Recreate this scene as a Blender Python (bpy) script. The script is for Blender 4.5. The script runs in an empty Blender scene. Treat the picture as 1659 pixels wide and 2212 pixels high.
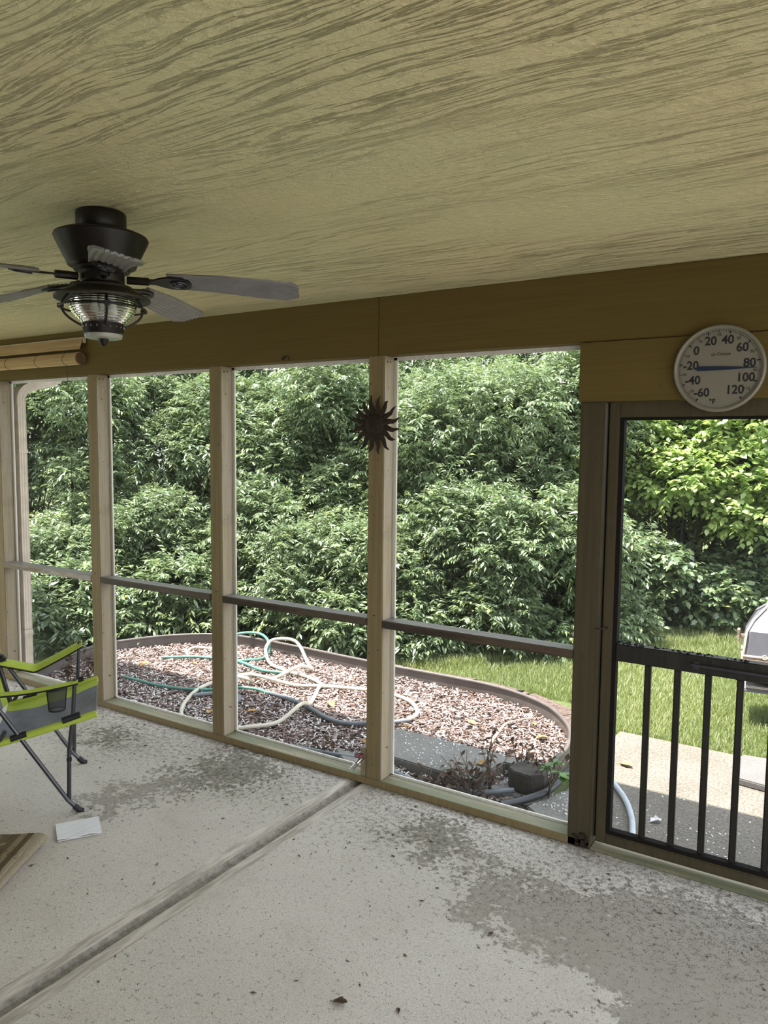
import bpy, bmesh, math, random
import numpy as np
from mathutils import Vector, Matrix
from mathutils.geometry import tessellate_polygon

S = bpy.context.scene
C = S.collection
PI = math.pi
random.seed(7)

# ------------------------------------------------------------------ camera
YAW, PITCH, ROLL = 0.567835, 0.0862713, 0.0096650
CAM = (0.0, -3.10623, 1.70)
def camera():
    f = Vector((-math.sin(YAW) * math.cos(PITCH), math.cos(YAW) * math.cos(PITCH), -math.sin(PITCH)))
    r = Vector((math.cos(YAW), math.sin(YAW), 0)); u = r.cross(f)
    r2 = r * math.cos(ROLL) + u * math.sin(ROLL); u2 = -r * math.sin(ROLL) + u * math.cos(ROLL)
    cam = bpy.data.cameras.new('camera'); co = bpy.data.objects.new('camera', cam); C.objects.link(co)
    m = Matrix((r2, u2, -f)).transposed().to_4x4(); m.translation = CAM
    co.matrix_world = m
    cam.sensor_fit = 'AUTO'; cam.sensor_width = 36; cam.lens = 1659.387 / 2212 * 36
    cam.clip_start = 0.05; cam.clip_end = 200
    S.camera = co
camera()

# ------------------------------------------------------------------ world, sun, exposure
SKY_STRENGTH = 1.8
SUN_STRENGTH = 9.0
EXPOSURE = 1.0
SUN_DIR = Vector((0.20, 0.160, -1.0))
w = bpy.data.worlds.new('sky'); S.world = w; w.use_nodes = True
wn = w.node_tree.nodes; wl = w.node_tree.links; wn.clear()
wo = wn.new('ShaderNodeOutputWorld'); wb = wn.new('ShaderNodeBackground')
wt = wn.new('ShaderNodeTexCoord'); ws = wn.new('ShaderNodeSeparateXYZ'); wr = wn.new('ShaderNodeValToRGB')
wl.new(wt.outputs['Generated'], ws.inputs[0]); wl.new(ws.outputs['Z'], wr.inputs[0])
wr.color_ramp.elements[0].position = 0.0; wr.color_ramp.elements[0].color = (0.95, 0.97, 1.0, 1)
wr.color_ramp.elements[1].position = 0.7; wr.color_ramp.elements[1].color = (0.80, 0.89, 1.0, 1)
wl.new(wr.outputs[0], wb.inputs['Color']); wb.inputs['Strength'].default_value = SKY_STRENGTH
wl.new(wb.outputs[0], wo.inputs[0])
sl = bpy.data.lights.new('sun', 'SUN'); sl.energy = SUN_STRENGTH; sl.angle = 0.012; sl.color = (1.0, 0.95, 0.86)
so = bpy.data.objects.new('sun', sl); C.objects.link(so)
so.rotation_euler = SUN_DIR.to_track_quat('-Z', 'Y').to_euler(); so.location = (0, -3, 12)
vs = S.view_settings
S.display_settings.display_device = 'sRGB'
vs.view_transform = 'Standard'; vs.look = 'None'; vs.exposure = EXPOSURE; vs.gamma = 1.0; vs.use_curve_mapping = False
S.cycles.max_bounces = 10; S.cycles.diffuse_bounces = 6; S.cycles.transparent_max_bounces = 16
S.cycles.sample_clamp_indirect = 6.0
S.cycles.use_denoising = True

# ------------------------------------------------------------------ materials
MAT = {}
def lin(r, g, b):
    def c(x):
        x /= 255.0
        return x / 12.92 if x <= 0.04045 else ((x + 0.055) / 1.055) ** 2.4
    return (c(r), c(g), c(b), 1)
class NT:
    def __init__(s, name):
        s.m = bpy.data.materials.new(name); s.m.use_nodes = True
        s.n = s.m.node_tree.nodes; s.l = s.m.node_tree.links
        s.b = s.n['Principled BSDF']; s.out = s.n['Material Output']
        MAT[name] = s.m; s._tc = None
    def link(s, a, b): s.l.new(a, b)
    def coord(s, scale=(1, 1, 1), rot=(0, 0, 0), kind='Object'):
        if s._tc is None: s._tc = s.n.new('ShaderNodeTexCoord')
        mp = s.n.new('ShaderNodeMapping'); mp.inputs['Scale'].default_value = scale; mp.inputs['Rotation'].default_value = rot
        s.link(s._tc.outputs[kind], mp.inputs[0]); return mp.outputs[0]
    def noise(s, vec, scale=5, detail=4, rough=0.55, dist=0.0, out='Fac'):
        t = s.n.new('ShaderNodeTexNoise'); t.inputs['Scale'].default_value = scale; t.inputs['Detail'].default_value = detail
        t.inputs['Roughness'].default_value = rough; t.inputs['Distortion'].default_value = dist
        s.link(vec, t.inputs['Vector']); return t.outputs[out]
    def voro(s, vec, scale=5, out='Distance', feat='F1'):
        t = s.n.new('ShaderNodeTexVoronoi'); t.feature = feat; t.inputs['Scale'].default_value = scale
        s.link(vec, t.inputs['Vector']); return t.outputs[out]
    def wave(s, vec, scale=5, dist=0.0, direction='X', profile='SIN'):
        t = s.n.new('ShaderNodeTexWave'); t.bands_direction = direction; t.wave_profile = profile
        t.inputs['Scale'].default_value = scale; t.inputs['Distortion'].default_value = dist
        s.link(vec, t.inputs['Vector']); return t.outputs['Fac']
    def rng(s, v, a, b, c=0.0, d=1.0, smooth=False):
        t = s.n.new('ShaderNodeMapRange'); t.interpolation_type = 'SMOOTHSTEP' if smooth else 'LINEAR'
        for i, x in zip((1, 2, 3, 4), (a, b, c, d)): t.inputs[i].default_value = x
        s.link(v, t.inputs[0]); return t.outputs[0]
    def math(s, op, a, b=None):
        t = s.n.new('ShaderNodeMath'); t.operation = op
        for i, x in enumerate((a, b)):
            if x is None: continue
            if isinstance(x, (int, float)): t.inputs[i].default_value = x
            else: s.link(x, t.inputs[i])
        return t.outputs[0]
    def mix(s, fac, a, b, mode='MIX'):
        t = s.n.new('ShaderNodeMix'); t.data_type = 'RGBA'; t.blend_type = mode
        for sock, x in ((t.inputs[0], fac), (t.inputs[6], a), (t.inputs[7], b)):
            if isinstance(x, (int, float)): sock.default_value = x
            elif isinstance(x, tuple): sock.default_value = x
            else: s.link(x, sock)
        return t.outputs[2]
    def ramp(s, v, stops):
        t = s.n.new('ShaderNodeValToRGB'); e = t.color_ramp.elements
        while len(e) < len(stops): e.new(0.5)
        for i, (p, c) in enumerate(stops): e[i].position = p; e[i].color = c
        s.link(v, t.inputs[0]); return t.outputs[0]
    def attr(s, name, out='Fac'):
        t = s.n.new('ShaderNodeAttribute'); t.attribute_name = name; return t.outputs[out]
    def bump(s, h, strength=0.3, dist=0.01, prev=None):
        t = s.n.new('ShaderNodeBump'); t.inputs['Strength'].default_value = strength; t.inputs['Distance'].default_value = dist
        s.link(h, t.inputs['Height'])
        if prev is not None: s.link(prev, t.inputs['Normal'])
        s.link(t.outputs[0], s.b.inputs['Normal']); return t.outputs[0]
    def set(s, color=None, rough=0.6, metal=0.0, spec=0.4, **kw):
        if color is not None:
            if isinstance(color, tuple): s.b.inputs['Base Color'].default_value = color
            else: s.link(color, s.b.inputs['Base Color'])
        if isinstance(rough, (int, float)): s.b.inputs['Roughness'].default_value = rough
        else: s.link(rough, s.b.inputs['Roughness'])
        s.b.inputs['Metallic'].default_value = metal; s.b.inputs['Specular IOR Level'].default_value = spec
        for k, v in kw.items(): s.b.inputs[k].default_value = v
        return s.m

def simple(name, col, rough=0.6, metal=0.0, var=0.15, scale=12, spec=0.4, bumpy=0.0):
    t = NT(name); n = t.noise(t.coord(), scale, 5)
    d = tuple(c * (1 - var) for c in col[:3]) + (1,); e = tuple(min(1, c * (1 + var)) for c in col[:3]) + (1,)
    t.set(t.mix(t.rng(n, 0.3, 0.7), d, e), rough, metal, spec)
    if bumpy: t.bump(n, bumpy, 0.004)
    return t.m

def wood(name, base, dark, axis, worn=None, specks=True, rough=0.65, wear=0.5):
    t = NT(name)
    sc = [42, 42, 42]; sc[axis] = 1.6
    v = t.coord(tuple(sc)); g = t.noise(v, 1.0, 6, 0.65, 0.6)
    col = t.mix(t.rng(g, 0.38, 0.62), dark, base)
    if worn is not None:
        sc2 = [9, 9, 9]; sc2[axis] = 1.2
        wn_ = t.noise(t.coord(tuple(sc2)), 1.3, 6, 0.7)
        col = t.mix(t.rng(wn_, 0.62 - wear * 0.2, 0.72 - wear * 0.2), col, worn)
    if specks:
        sp = t.noise(t.coord(), 55, 2, 0.5)
        col = t.mix(t.rng(sp, 0.70, 0.76), col, (0.03, 0.025, 0.02, 1))
        bl = t.noise(t.coord(), 7, 5, 0.6)
        col = t.mix(t.rng(bl, 0.6, 0.85, 0, 0.55), col, (0.10, 0.085, 0.05, 1))
    t.set(col, rough, 0, 0.35); t.bump(g, 0.35, 0.003)
    return t.m

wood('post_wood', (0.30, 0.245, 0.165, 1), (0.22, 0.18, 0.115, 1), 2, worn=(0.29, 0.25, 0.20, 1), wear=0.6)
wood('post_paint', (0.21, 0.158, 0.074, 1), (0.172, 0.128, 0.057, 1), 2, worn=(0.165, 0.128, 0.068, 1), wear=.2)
wood('sill_wood', (0.30, 0.26, 0.185, 1), (0.20, 0.175, 0.115, 1), 0, worn=(0.165, 0.17, 0.105, 1), wear=0.9)
wood('rail_top_sheen', (0.20, 0.185, 0.17, 1), (0.12, 0.11, 0.10, 1), 0, rough=0.4)  # weathered grey; the sheen on the rail tops is put into the colour
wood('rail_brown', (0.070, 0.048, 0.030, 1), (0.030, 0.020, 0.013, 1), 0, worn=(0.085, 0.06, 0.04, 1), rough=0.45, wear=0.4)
wood('rail_tan', (0.26, 0.21, 0.155, 1), (0.16, 0.125, 0.09, 1), 0, worn=(0.36, 0.33, 0.29, 1), rough=0.5)
wood('lath_white', (0.72, 0.70, 0.64, 1), (0.60, 0.57, 0.50, 1), 2, specks=False, rough=0.6)
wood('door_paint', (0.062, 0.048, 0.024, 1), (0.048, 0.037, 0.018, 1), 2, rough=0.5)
wood('bar_dark', (0.020, 0.017, 0.012, 1), (0.012, 0.010, 0.008, 1), 2, rough=0.55)
simple('black_dirt_shade', (0.012, 0.011, 0.010, 1), 0.9, bumpy=0.6, scale=60, spec=0.08)

def header_mat(name, shade=1.0):
    t = NT(name)
    g = t.noise(t.coord((1.5, 60, 60)), 1.0, 5, 0.6, 0.3)
    lo = t.noise(t.coord((1, 1, 1)), 1.4, 3)
    col = t.mix(t.rng(g, 0.35, 0.65), (0.106, 0.074, 0.022, 1), (0.126, 0.089, 0.028, 1))
    col = t.mix(t.rng(lo, 0.35, 0.7, 0, 0.35), col, (0.098, 0.072, 0.019, 1))
    sp = t.noise(t.coord(), 26, 3, 0.5)
    col = t.mix(t.rng(sp, 0.74, 0.78), col, (0.08, 0.055, 0.03, 1))
    t.set(col, 0.6, 0, 0.12); t.bump(g, 0.2, 0.0015)
    return t.m
header_mat('header_paint')

def ceiling_mat():
    t = NT('ceiling_paint')
    warp = t.noise(t.coord((1.3, 3.6, 1)), 1.0, 3, 0.5, 0.0, 'Color')
    vm = t.n.new('ShaderNodeVectorMath'); vm.operation = 'MULTIPLY_ADD'
    t.link(warp, vm.inputs[0]); vm.inputs[1].default_value = (0.0, 0.17, 0.0); t.link(t.coord(), vm.inputs[2])
    mp = t.n.new('ShaderNodeMapping'); mp.inputs['Scale'].default_value = (1.4, 32, 1); t.link(vm.outputs[0], mp.inputs[0])
    g = t.noise(mp.outputs[0], 1.0, 7, 0.62, 0.4)
    mp2 = t.n.new('ShaderNodeMapping'); mp2.inputs['Scale'].default_value = (9, 120, 1); t.link(vm.outputs[0], mp2.inputs[0])
    g2 = t.noise(mp2.outputs[0], 1.0, 4, 0.6)
    st = t.noise(t.coord((28, 44, 1)), 1.0, 5, 0.65)
    # grain shows in some bands of the sheet more than in others
    band = t.rng(t.noise(t.coord((0.35, 1.7, 1)), 1.0, 3), 0.36, 0.62)
    gro = t.rng(t.math('PINGPONG', t.math('MULTIPLY', g, 5.5), 0.5), 0.03, 0.16)
    h = t.math('ADD', t.math('MULTIPLY', t.math('MULTIPLY', gro, band), 0.7), t.math('MULTIPLY', g2, 0.35))
    h = t.math('ADD', h, t.math('MULTIPLY', st, 1.15))
    lo = t.noise(t.coord((0.9, 0.9, 1)), 1.2, 3)
    col = t.mix(t.rng(lo, 0.3, 0.7), (0.69, 0.593, 0.348, 1), (0.65, 0.615, 0.365, 1))
    dk = t.math('MULTIPLY', t.math('SUBTRACT', 1.0, gro), band)
    col = t.mix(t.math('MULTIPLY', dk, 0.34), col, (0.36, 0.30, 0.15, 1))
    col = t.mix(t.rng(g2, 0.55, 0.72, 0, 0.16), col, (0.80, 0.77, 0.56, 1))
    t.set(col, 0.40, 0, 0.5)
    t.bump(h, 1.0, 0.012)
    return t.m
ceiling_mat()

def floor_mat():
    t = NT('floor_paint')
    c = t.coord()
    big = t.noise(c, 1.6, 6, 0.62); mid = t.noise(c, 9, 6, 0.68, 0.6); fine = t.noise(c, 42, 4, 0.7); grit = t.noise(c, 160, 2, 0.6)
    blobs = [(-0.45, -0.45, 0.62, 0.34), (-1.02, -0.52, 0.55, 0.19), (-1.55, -0.25, 0.42, 0.17), (-2.75, -0.22, 0.55, 0.21), (-3.65, -0.32, 0.42, 0.16), (-3.0, -0.75, 0.5, 0.12), (-0.1, -0.9, 0.8, 0.15)]
    acc = None
    for x, y, r, a in blobs:
        d = t.n.new('ShaderNodeVectorMath'); d.operation = 'DISTANCE'; t.link(c, d.inputs[0]); d.inputs[1].default_value = (x, y, 0)
        k = t.rng(d.outputs['Value'], 0.0, r, a, 0.0, True)
        acc = k if acc is None else t.math('ADD', acc, k)
    m = t.math('ADD', t.math('MULTIPLY', big, 0.40), t.math('MULTIPLY', mid, 0.42))
    m = t.math('ADD', m, t.math('MULTIPLY', fine, 0.36)); m = t.math('ADD', m, acc)
    worn = t.rng(m, 0.70, 0.725)
    lo = t.noise(c, 2.3, 3)
    paint = t.mix(t.rng(lo, 0.35, 0.65), (0.58, 0.53, 0.47, 1), (0.65, 0.60, 0.535, 1))
    paint = t.mix(t.rng(grit, 0.36, 0.56, 0.55, 0.0), paint, (0.25, 0.225, 0.19, 1))
    paint = t.mix(t.rng(fine, 0.36, 0.58, 0.42, 0.0), paint, (0.33, 0.30, 0.26, 1))
    bare = t.mix(t.rng(mid, 0.3, 0.7), (0.27, 0.238, 0.20, 1), (0.32, 0.29, 0.25, 1))
    bare = t.mix(t.rng(grit, 0.62, 0.72, 0, 0.6), bare, (0.50, 0.46, 0.41, 1))
    col = t.mix(worn, paint, bare)
    # green-grey algae towards the sill
    alg = None
    for x, y, r, a in [(-2.75, -0.22, 0.5, 1.0), (-3.65, -0.3, 0.45, 0.8), (-1.6, -0.27, 0.35, 0.75), (-4.4, -0.3, 0.5, 0.6)]:
        d = t.n.new('ShaderNodeVectorMath'); d.operation = 'DISTANCE'; t.link(c, d.inputs[0]); d.inputs[1].default_value = (x, y, 0)
        k = t.rng(d.outputs['Value'], 0.05, r, a, 0.0, True); alg = k if alg is None else t.math('ADD', alg, k)
    am = t.math('MULTIPLY', alg, t.rng(t.math('ADD', t.math('MULTIPLY', mid, 0.5), t.math('MULTIPLY', fine, 0.5)), 0.42, 0.58))
    col = t.mix(t.math('MULTIPLY', am, 0.85), col, (0.080, 0.085, 0.050, 1))
    # dark grit, thicker on the strip along the sill
    sx = t.n.new('ShaderNodeSeparateXYZ'); t.link(c, sx.inputs[0])
    near = t.rng(sx.outputs['Y'], -0.75, -0.05, 0.0, 0.075)
    sp = t.rng(t.math('ADD', t.math('ADD', t.math('MULTIPLY', grit, 0.5), t.math('MULTIPLY', fine, 0.5)), near), 0.55, 0.605)
    col = t.mix(t.math('MULTIPLY', sp, 0.75), col, (0.07, 0.06, 0.045, 1))
    dirt = t.rng(t.noise(c, 3.7, 6, 0.7, 0.4), 0.55, 0.8, 0, 0.45)
    col = t.mix(dirt, col, (0.30, 0.255, 0.18, 1))
    t.set(col, t.rng(worn, 0, 1, 0.62, 0.8), 0, 0.35)
    h = t.math('ADD', t.math('MULTIPLY', fine, 0.6), t.math('MULTIPLY', grit, 0.6)); h = t.math('SUBTRACT', h, t.math('MULTIPLY', worn, 0.25))
    t.bump(h, 0.45, 0.004)
    t2 = NT('joint_dirt'); n = t2.noise(t2.coord(), 30, 5, 0.7)
    t2.set(t2.mix(t2.rng(n, 0.35, 0.65), (0.16, 0.142, 0.115, 1), (0.31, 0.28, 0.24, 1)), 0.85); t2.bump(n, 0.5, 0.004)
    t3 = NT('joint_margin'); n = t3.noise(t3.coord((40, 4, 1)), 1.0, 6, 0.7)
    t3.set(t3.mix(t3.rng(n, 0.42, 0.6), (0.32, 0.285, 0.235, 1), (0.55, 0.50, 0.44, 1)), 0.7); t3.bump(n, 0.3, 0.003)
floor_mat()

# fan
simple('bronze_metal', (0.011, 0.008, 0.007, 1), 0.42, 0.0, 0.2, spec=0.3)
simple('shade_bronze', (0.026, 0.021, 0.015, 1), 0.5, 0.0, 0.2, spec=0.3)
t = NT('blade_grey'); n = t.noise(t.coord((6, 6, 6)), 3, 5)
t.set(t.mix(t.rng(n, .3, .7), (0.145, 0.135, 0.138, 1), (0.20, 0.19, 0.19, 1)), 0.38)
t = NT('clear_glass'); t.set((0.98, 0.99, 0.96, 1), 0.04, 0, 0.5, **{'Transmission Weight': 1.0, 'IOR': 1.45})
simple('bulb_white', (0.8, 0.78, 0.72, 1), 0.3, var=0.03)
simple('base_glass', (0.33, 0.33, 0.28, 1), 0.25, var=0.05)
simple('chrome', (0.6, 0.6, 0.58, 1), 0.25, 1.0, 0.05)
# blind
t = NT('bamboo'); n = t.wave(t.coord(), 26, 0.6, 'Z'); n2 = t.noise(t.coord((2, 90, 90)), 1.0, 4)
t.set(t.mix(t.rng(n2, .35, .65), (0.33, 0.21, 0.095, 1), (0.48, 0.34, 0.17, 1)), 0.5)
simple('bamboo_end', (0.16, 0.09, 0.045, 1), 0.7, bumpy=0.4, scale=80)
simple('valance_paint', (0.48, 0.41, 0.30, 1), 0.5)
simple('cord_dark', (0.06, 0.045, 0.03, 1), 0.8)
# thermometer
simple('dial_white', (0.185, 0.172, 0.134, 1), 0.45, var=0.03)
simple('ink', (0.012, 0.012, 0.014, 1), 0.6, var=0.02)
simple('needle_blue', (0.010, 0.018, 0.048, 1), 0.45, var=0.05)
simple('rusty_iron', (0.026, 0.017, 0.010, 1), 0.7, 0.3, 0.4, bumpy=0.4, scale=40)
# chair
t = NT('lime_fabric'); n = t.noise(t.coord(), 9, 4); n2 = t.voro(t.coord(), 500)
t.set(t.mix(t.rng(n, .3, .7), (0.35, 0.45, 0.045, 1), (0.44, 0.54, 0.08, 1)), 0.75); t.bump(n, .35, .01)
t = NT('grey_fabric'); n = t.noise(t.coord(), 8, 4)
t.set(t.mix(t.rng(n, .3, .7), (0.145, 0.150, 0.175, 1), (0.20, 0.205, 0.235, 1)), 0.8); t.bump(n, .4, .012)
simple('black_trim', (0.012, 0.012, 0.014, 1), 0.6)
simple('gunmetal', (0.085, 0.085, 0.095, 1), 0.33, 0.75, 0.1)
t = NT('cup_mesh'); t.set((0.05, 0.05, 0.055, 1), 0.8)
tr = t.n.new('ShaderNodeBsdfTransparent'); mx = t.n.new('ShaderNodeMixShader'); mx.inputs[0].default_value = 0.62
t.link(tr.outputs[0], mx.inputs[1]); t.link(t.b.outputs[0], mx.inputs[2]); t.link(mx.outputs[0], t.out.inputs[0])
# rug, paper
t = NT('rug_pile'); c = t.coord(); sx = t.n.new('ShaderNodeSeparateXYZ'); t.link(c, sx.inputs[0])
x = sx.outputs['X']
stripes = t.ramp(t.math('MULTIPLY', x, 2.0), [(0.0, (0.30, 0.25, 0.17, 1)), (0.075, (0.29, 0.235, 0.155, 1)), (0.09, (0.085, 0.065, 0.036, 1)), (0.13, (0.09, 0.068, 0.038, 1)), (0.145, (0.22, 0.175, 0.105, 1)), (0.19, (0.20, 0.155, 0.09, 1)), (0.205, (0.10, 0.075, 0.042, 1)), (0.34, (0.13, 0.098, 0.056, 1)), (0.355, (0.22, 0.17, 0.10, 1)), (0.42, (0.08, 0.055, 0.032, 1)), (0.5, (0.16, 0.075, 0.05, 1))])
mot = t.voro(t.coord((1, 1, 0)), 14); fl = t.noise(c, 26, 4, 0.6, 1.0)
col = t.mix(t.rng(fl, 0.55, 0.62, 0, 0.45), stripes, (0.07, 0.04, 0.024, 1))
col = t.mix(t.rng(mot, 0.12, 0.2, 0.45, 0), col, (0.32, 0.27, 0.18, 1))
t.set(col, 0.95, 0, 0.1); t.bump(t.noise(c, 300, 2), 0.5, 0.004)
simple('rug_back', (0.25, 0.21, 0.145, 1), 0.95, bumpy=0.4, scale=120)
t = NT('paper_white'); n = t.wave(t.coord((.82, .55, 1)), 9, 2.0, 'X')
t.set(t.mix(t.rng(n, 0.0, 0.10), (0.60, 0.60, 0.61, 1), (0.66, 0.66, 0.66, 1)), 0.7)
# outside
def concrete(name, a, b, scale=60, white=0.0):
    t = NT(name); c = t.coord(); n = t.noise(c, scale, 4, 0.7); lo = t.noise(c, 3, 5, 0.6)
    col = t.mix(t.rng(n, .35, .65), a, b); col = t.mix(t.rng(lo, .4, .75, 0, .4), col, tuple(x * .62 for x in a[:3]) + (1,))
    if white:
        v = t.noise(t.coord(), 17, 6, 0.7, 0.5); col = t.mix(t.rng(v, 0.66, 0.70, 0, white), col, (0.62, 0.62, 0.62, 1))
    t.set(col, .85, 0, .3); t.bump(n, .5, .004); return t.m
concrete('patio_concrete', (0.085, 0.075, 0.062, 1), (0.225, 0.20, 0.168, 1), 75, 0.25)
concrete('bounce_pale', (0.27, 0.255, 0.23, 1), (0.34, 0.325, 0.295, 1), 40)
concrete('grey_paver', (0.16, 0.155, 0.14, 1), (0.24, 0.23, 0.21, 1), 60, 0.5)
concrete('dark_block', (0.055, 0.048, 0.042, 1), (0.09, 0.08, 0.07, 1), 50)
concrete('pale_paver', (0.115, 0.110, 0.107, 1), (0.15, 0.145, 0.14, 1), 50)
concrete('border_red', (0.055, 0.036, 0.03, 1), (0.15, 0.11, 0.095, 1), 45)
simple('soil', (0.12, 0.09, 0.075, 1), 0.95, bumpy=0.6, scale=40, var=0.4)
simple('lawn_soil', (0.075, 0.095, 0.03, 1), 0.95, bumpy=0.6, scale=20, var=0.35)
simple('edging_plastic', (0.115, 0.10, 0.095, 1), 0.4)
simple('hose_green', (0.10, 0.25, 0.205, 1), 0.4)
simple('hose_beige', (0.58, 0.54, 0.44, 1), 0.5)
simple('hose_grey', (0.16, 0.18, 0.20, 1), 0.45)
simple('hose_blue_grey', (0.40, 0.44, 0.48, 1), 0.45)
simple('pipe_black', (0.030, 0.032, 0.036, 1), 0.4)
simple('brass', (0.22, 0.15, 0.09, 1), 0.4, 0.8)
simple('faucet_red', (0.16, 0.035, 0.03, 1), 0.55)
simple('aluminium_tan', (0.56, 0.48, 0.40, 1), 0.5)
simple('gutter_tan', (0.50, 0.43, 0.35, 1), 0.5)
simple('siding', (0.10, 0.075, 0.055, 1), 0.8)
simple('bark', (0.10, 0.085, 0.07, 1), 0.9, bumpy=0.8, scale=25)
simple('twig_pale', (0.42, 0.34, 0.25, 1), 0.8)
simple('twig_dark', (0.10, 0.075, 0.05, 1), 0.85)
simple('dead_leaf', (0.085, 0.05, 0.03, 1), 0.8, var=0.4)
simple('dry_leaf_tan', (0.46, 0.27, 0.10, 1), 0.75, var=0.3)
simple('grill_cover', (0.17, 0.17, 0.195, 1), 0.5, var=0.08)
simple('grill_body', (0.10, 0.09, 0.08, 1), 0.6)
simple('grill_rust', (0.36, 0.27, 0.21, 1), 0.7, var=0.35, scale=30)
simple('roof_shingle', (0.10, 0.09, 0.08, 1), 0.9)

def leaf_mat(name, dark, light, young, trans, rough=0.36, tmix=0.34):
    t = NT(name); a = t.attr('tint', 'Fac')
    col = t.ramp(a, [(0.0, dark), (0.6, light), (0.86, light), (1.0, young)])
    t.set(col, rough, 0, 0.75)
    tl = t.n.new('ShaderNodeBsdfTranslucent'); t.link(t.mix(0.5, col, trans), tl.inputs[0])
    mx = t.n.new('ShaderNodeMixShader'); mx.inputs[0].default_value = tmix
    t.link(t.b.outputs[0], mx.inputs[1]); t.link(tl.outputs[0], mx.inputs[2]); t.link(mx.outputs[0], t.out.inputs[0])
    return t.m
leaf_mat('leaf_green', (0.065, 0.115, 0.06, 1), (0.235, 0.30, 0.155, 1), (0.44, 0.50, 0.15, 1), (0.30, 0.40, 0.14, 1), 0.30, 0.30)
leaf_mat('leaf_bright', (0.15, 0.25, 0.065, 1), (0.37, 0.455, 0.185, 1), (0.54, 0.60, 0.22, 1), (0.46, 0.62, 0.12, 1), 0.3, 0.42)
leaf_mat('grass_blade', (0.075, 0.11, 0.03, 1), (0.185, 0.215, 0.072, 1), (0.36, 0.36, 0.18, 1), (0.42, 0.55, 0.10, 1), 0.5, 0.3)
leaf_mat('weed_green', (0.06, 0.14, 0.04, 1), (0.14, 0.28, 0.06, 1), (0.5, 0.5, 0.12, 1), (0.3, 0.5, 0.1, 1))
t = NT('mulch_chip'); a = t.attr('tint', 'Fac')
t.set(t.ramp(a, [(0.0, (0.045, 0.028, 0.022, 1)), (0.30, (0.16, 0.105, 0.09, 1)), (0.62, (0.34, 0.255, 0.23, 1)), (0.85, (0.53, 0.45, 0.42, 1)), (1.0, (0.78, 0.75, 0.73, 1))]), 0.85, 0, 0.2)
t = NT('lint'); t.set((0.80, 0.80, 0.80, 1), 0.9, 0, 0.1)
# screen: fine wire cloth
t = NT('screen_cloth'); t.set((0.34, 0.35, 0.34, 1), 0.7, 0, 0.3)
tr = t.n.new('ShaderNodeBsdfTransparent'); mx = t.n.new('ShaderNodeMixShader'); mx.inputs[0].default_value = 0.05
t.link(tr.outputs[0], mx.inputs[1]); t.link(t.b.outputs[0], mx.inputs[2]); t.link(mx.outputs[0], t.out.inputs[0])

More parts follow.
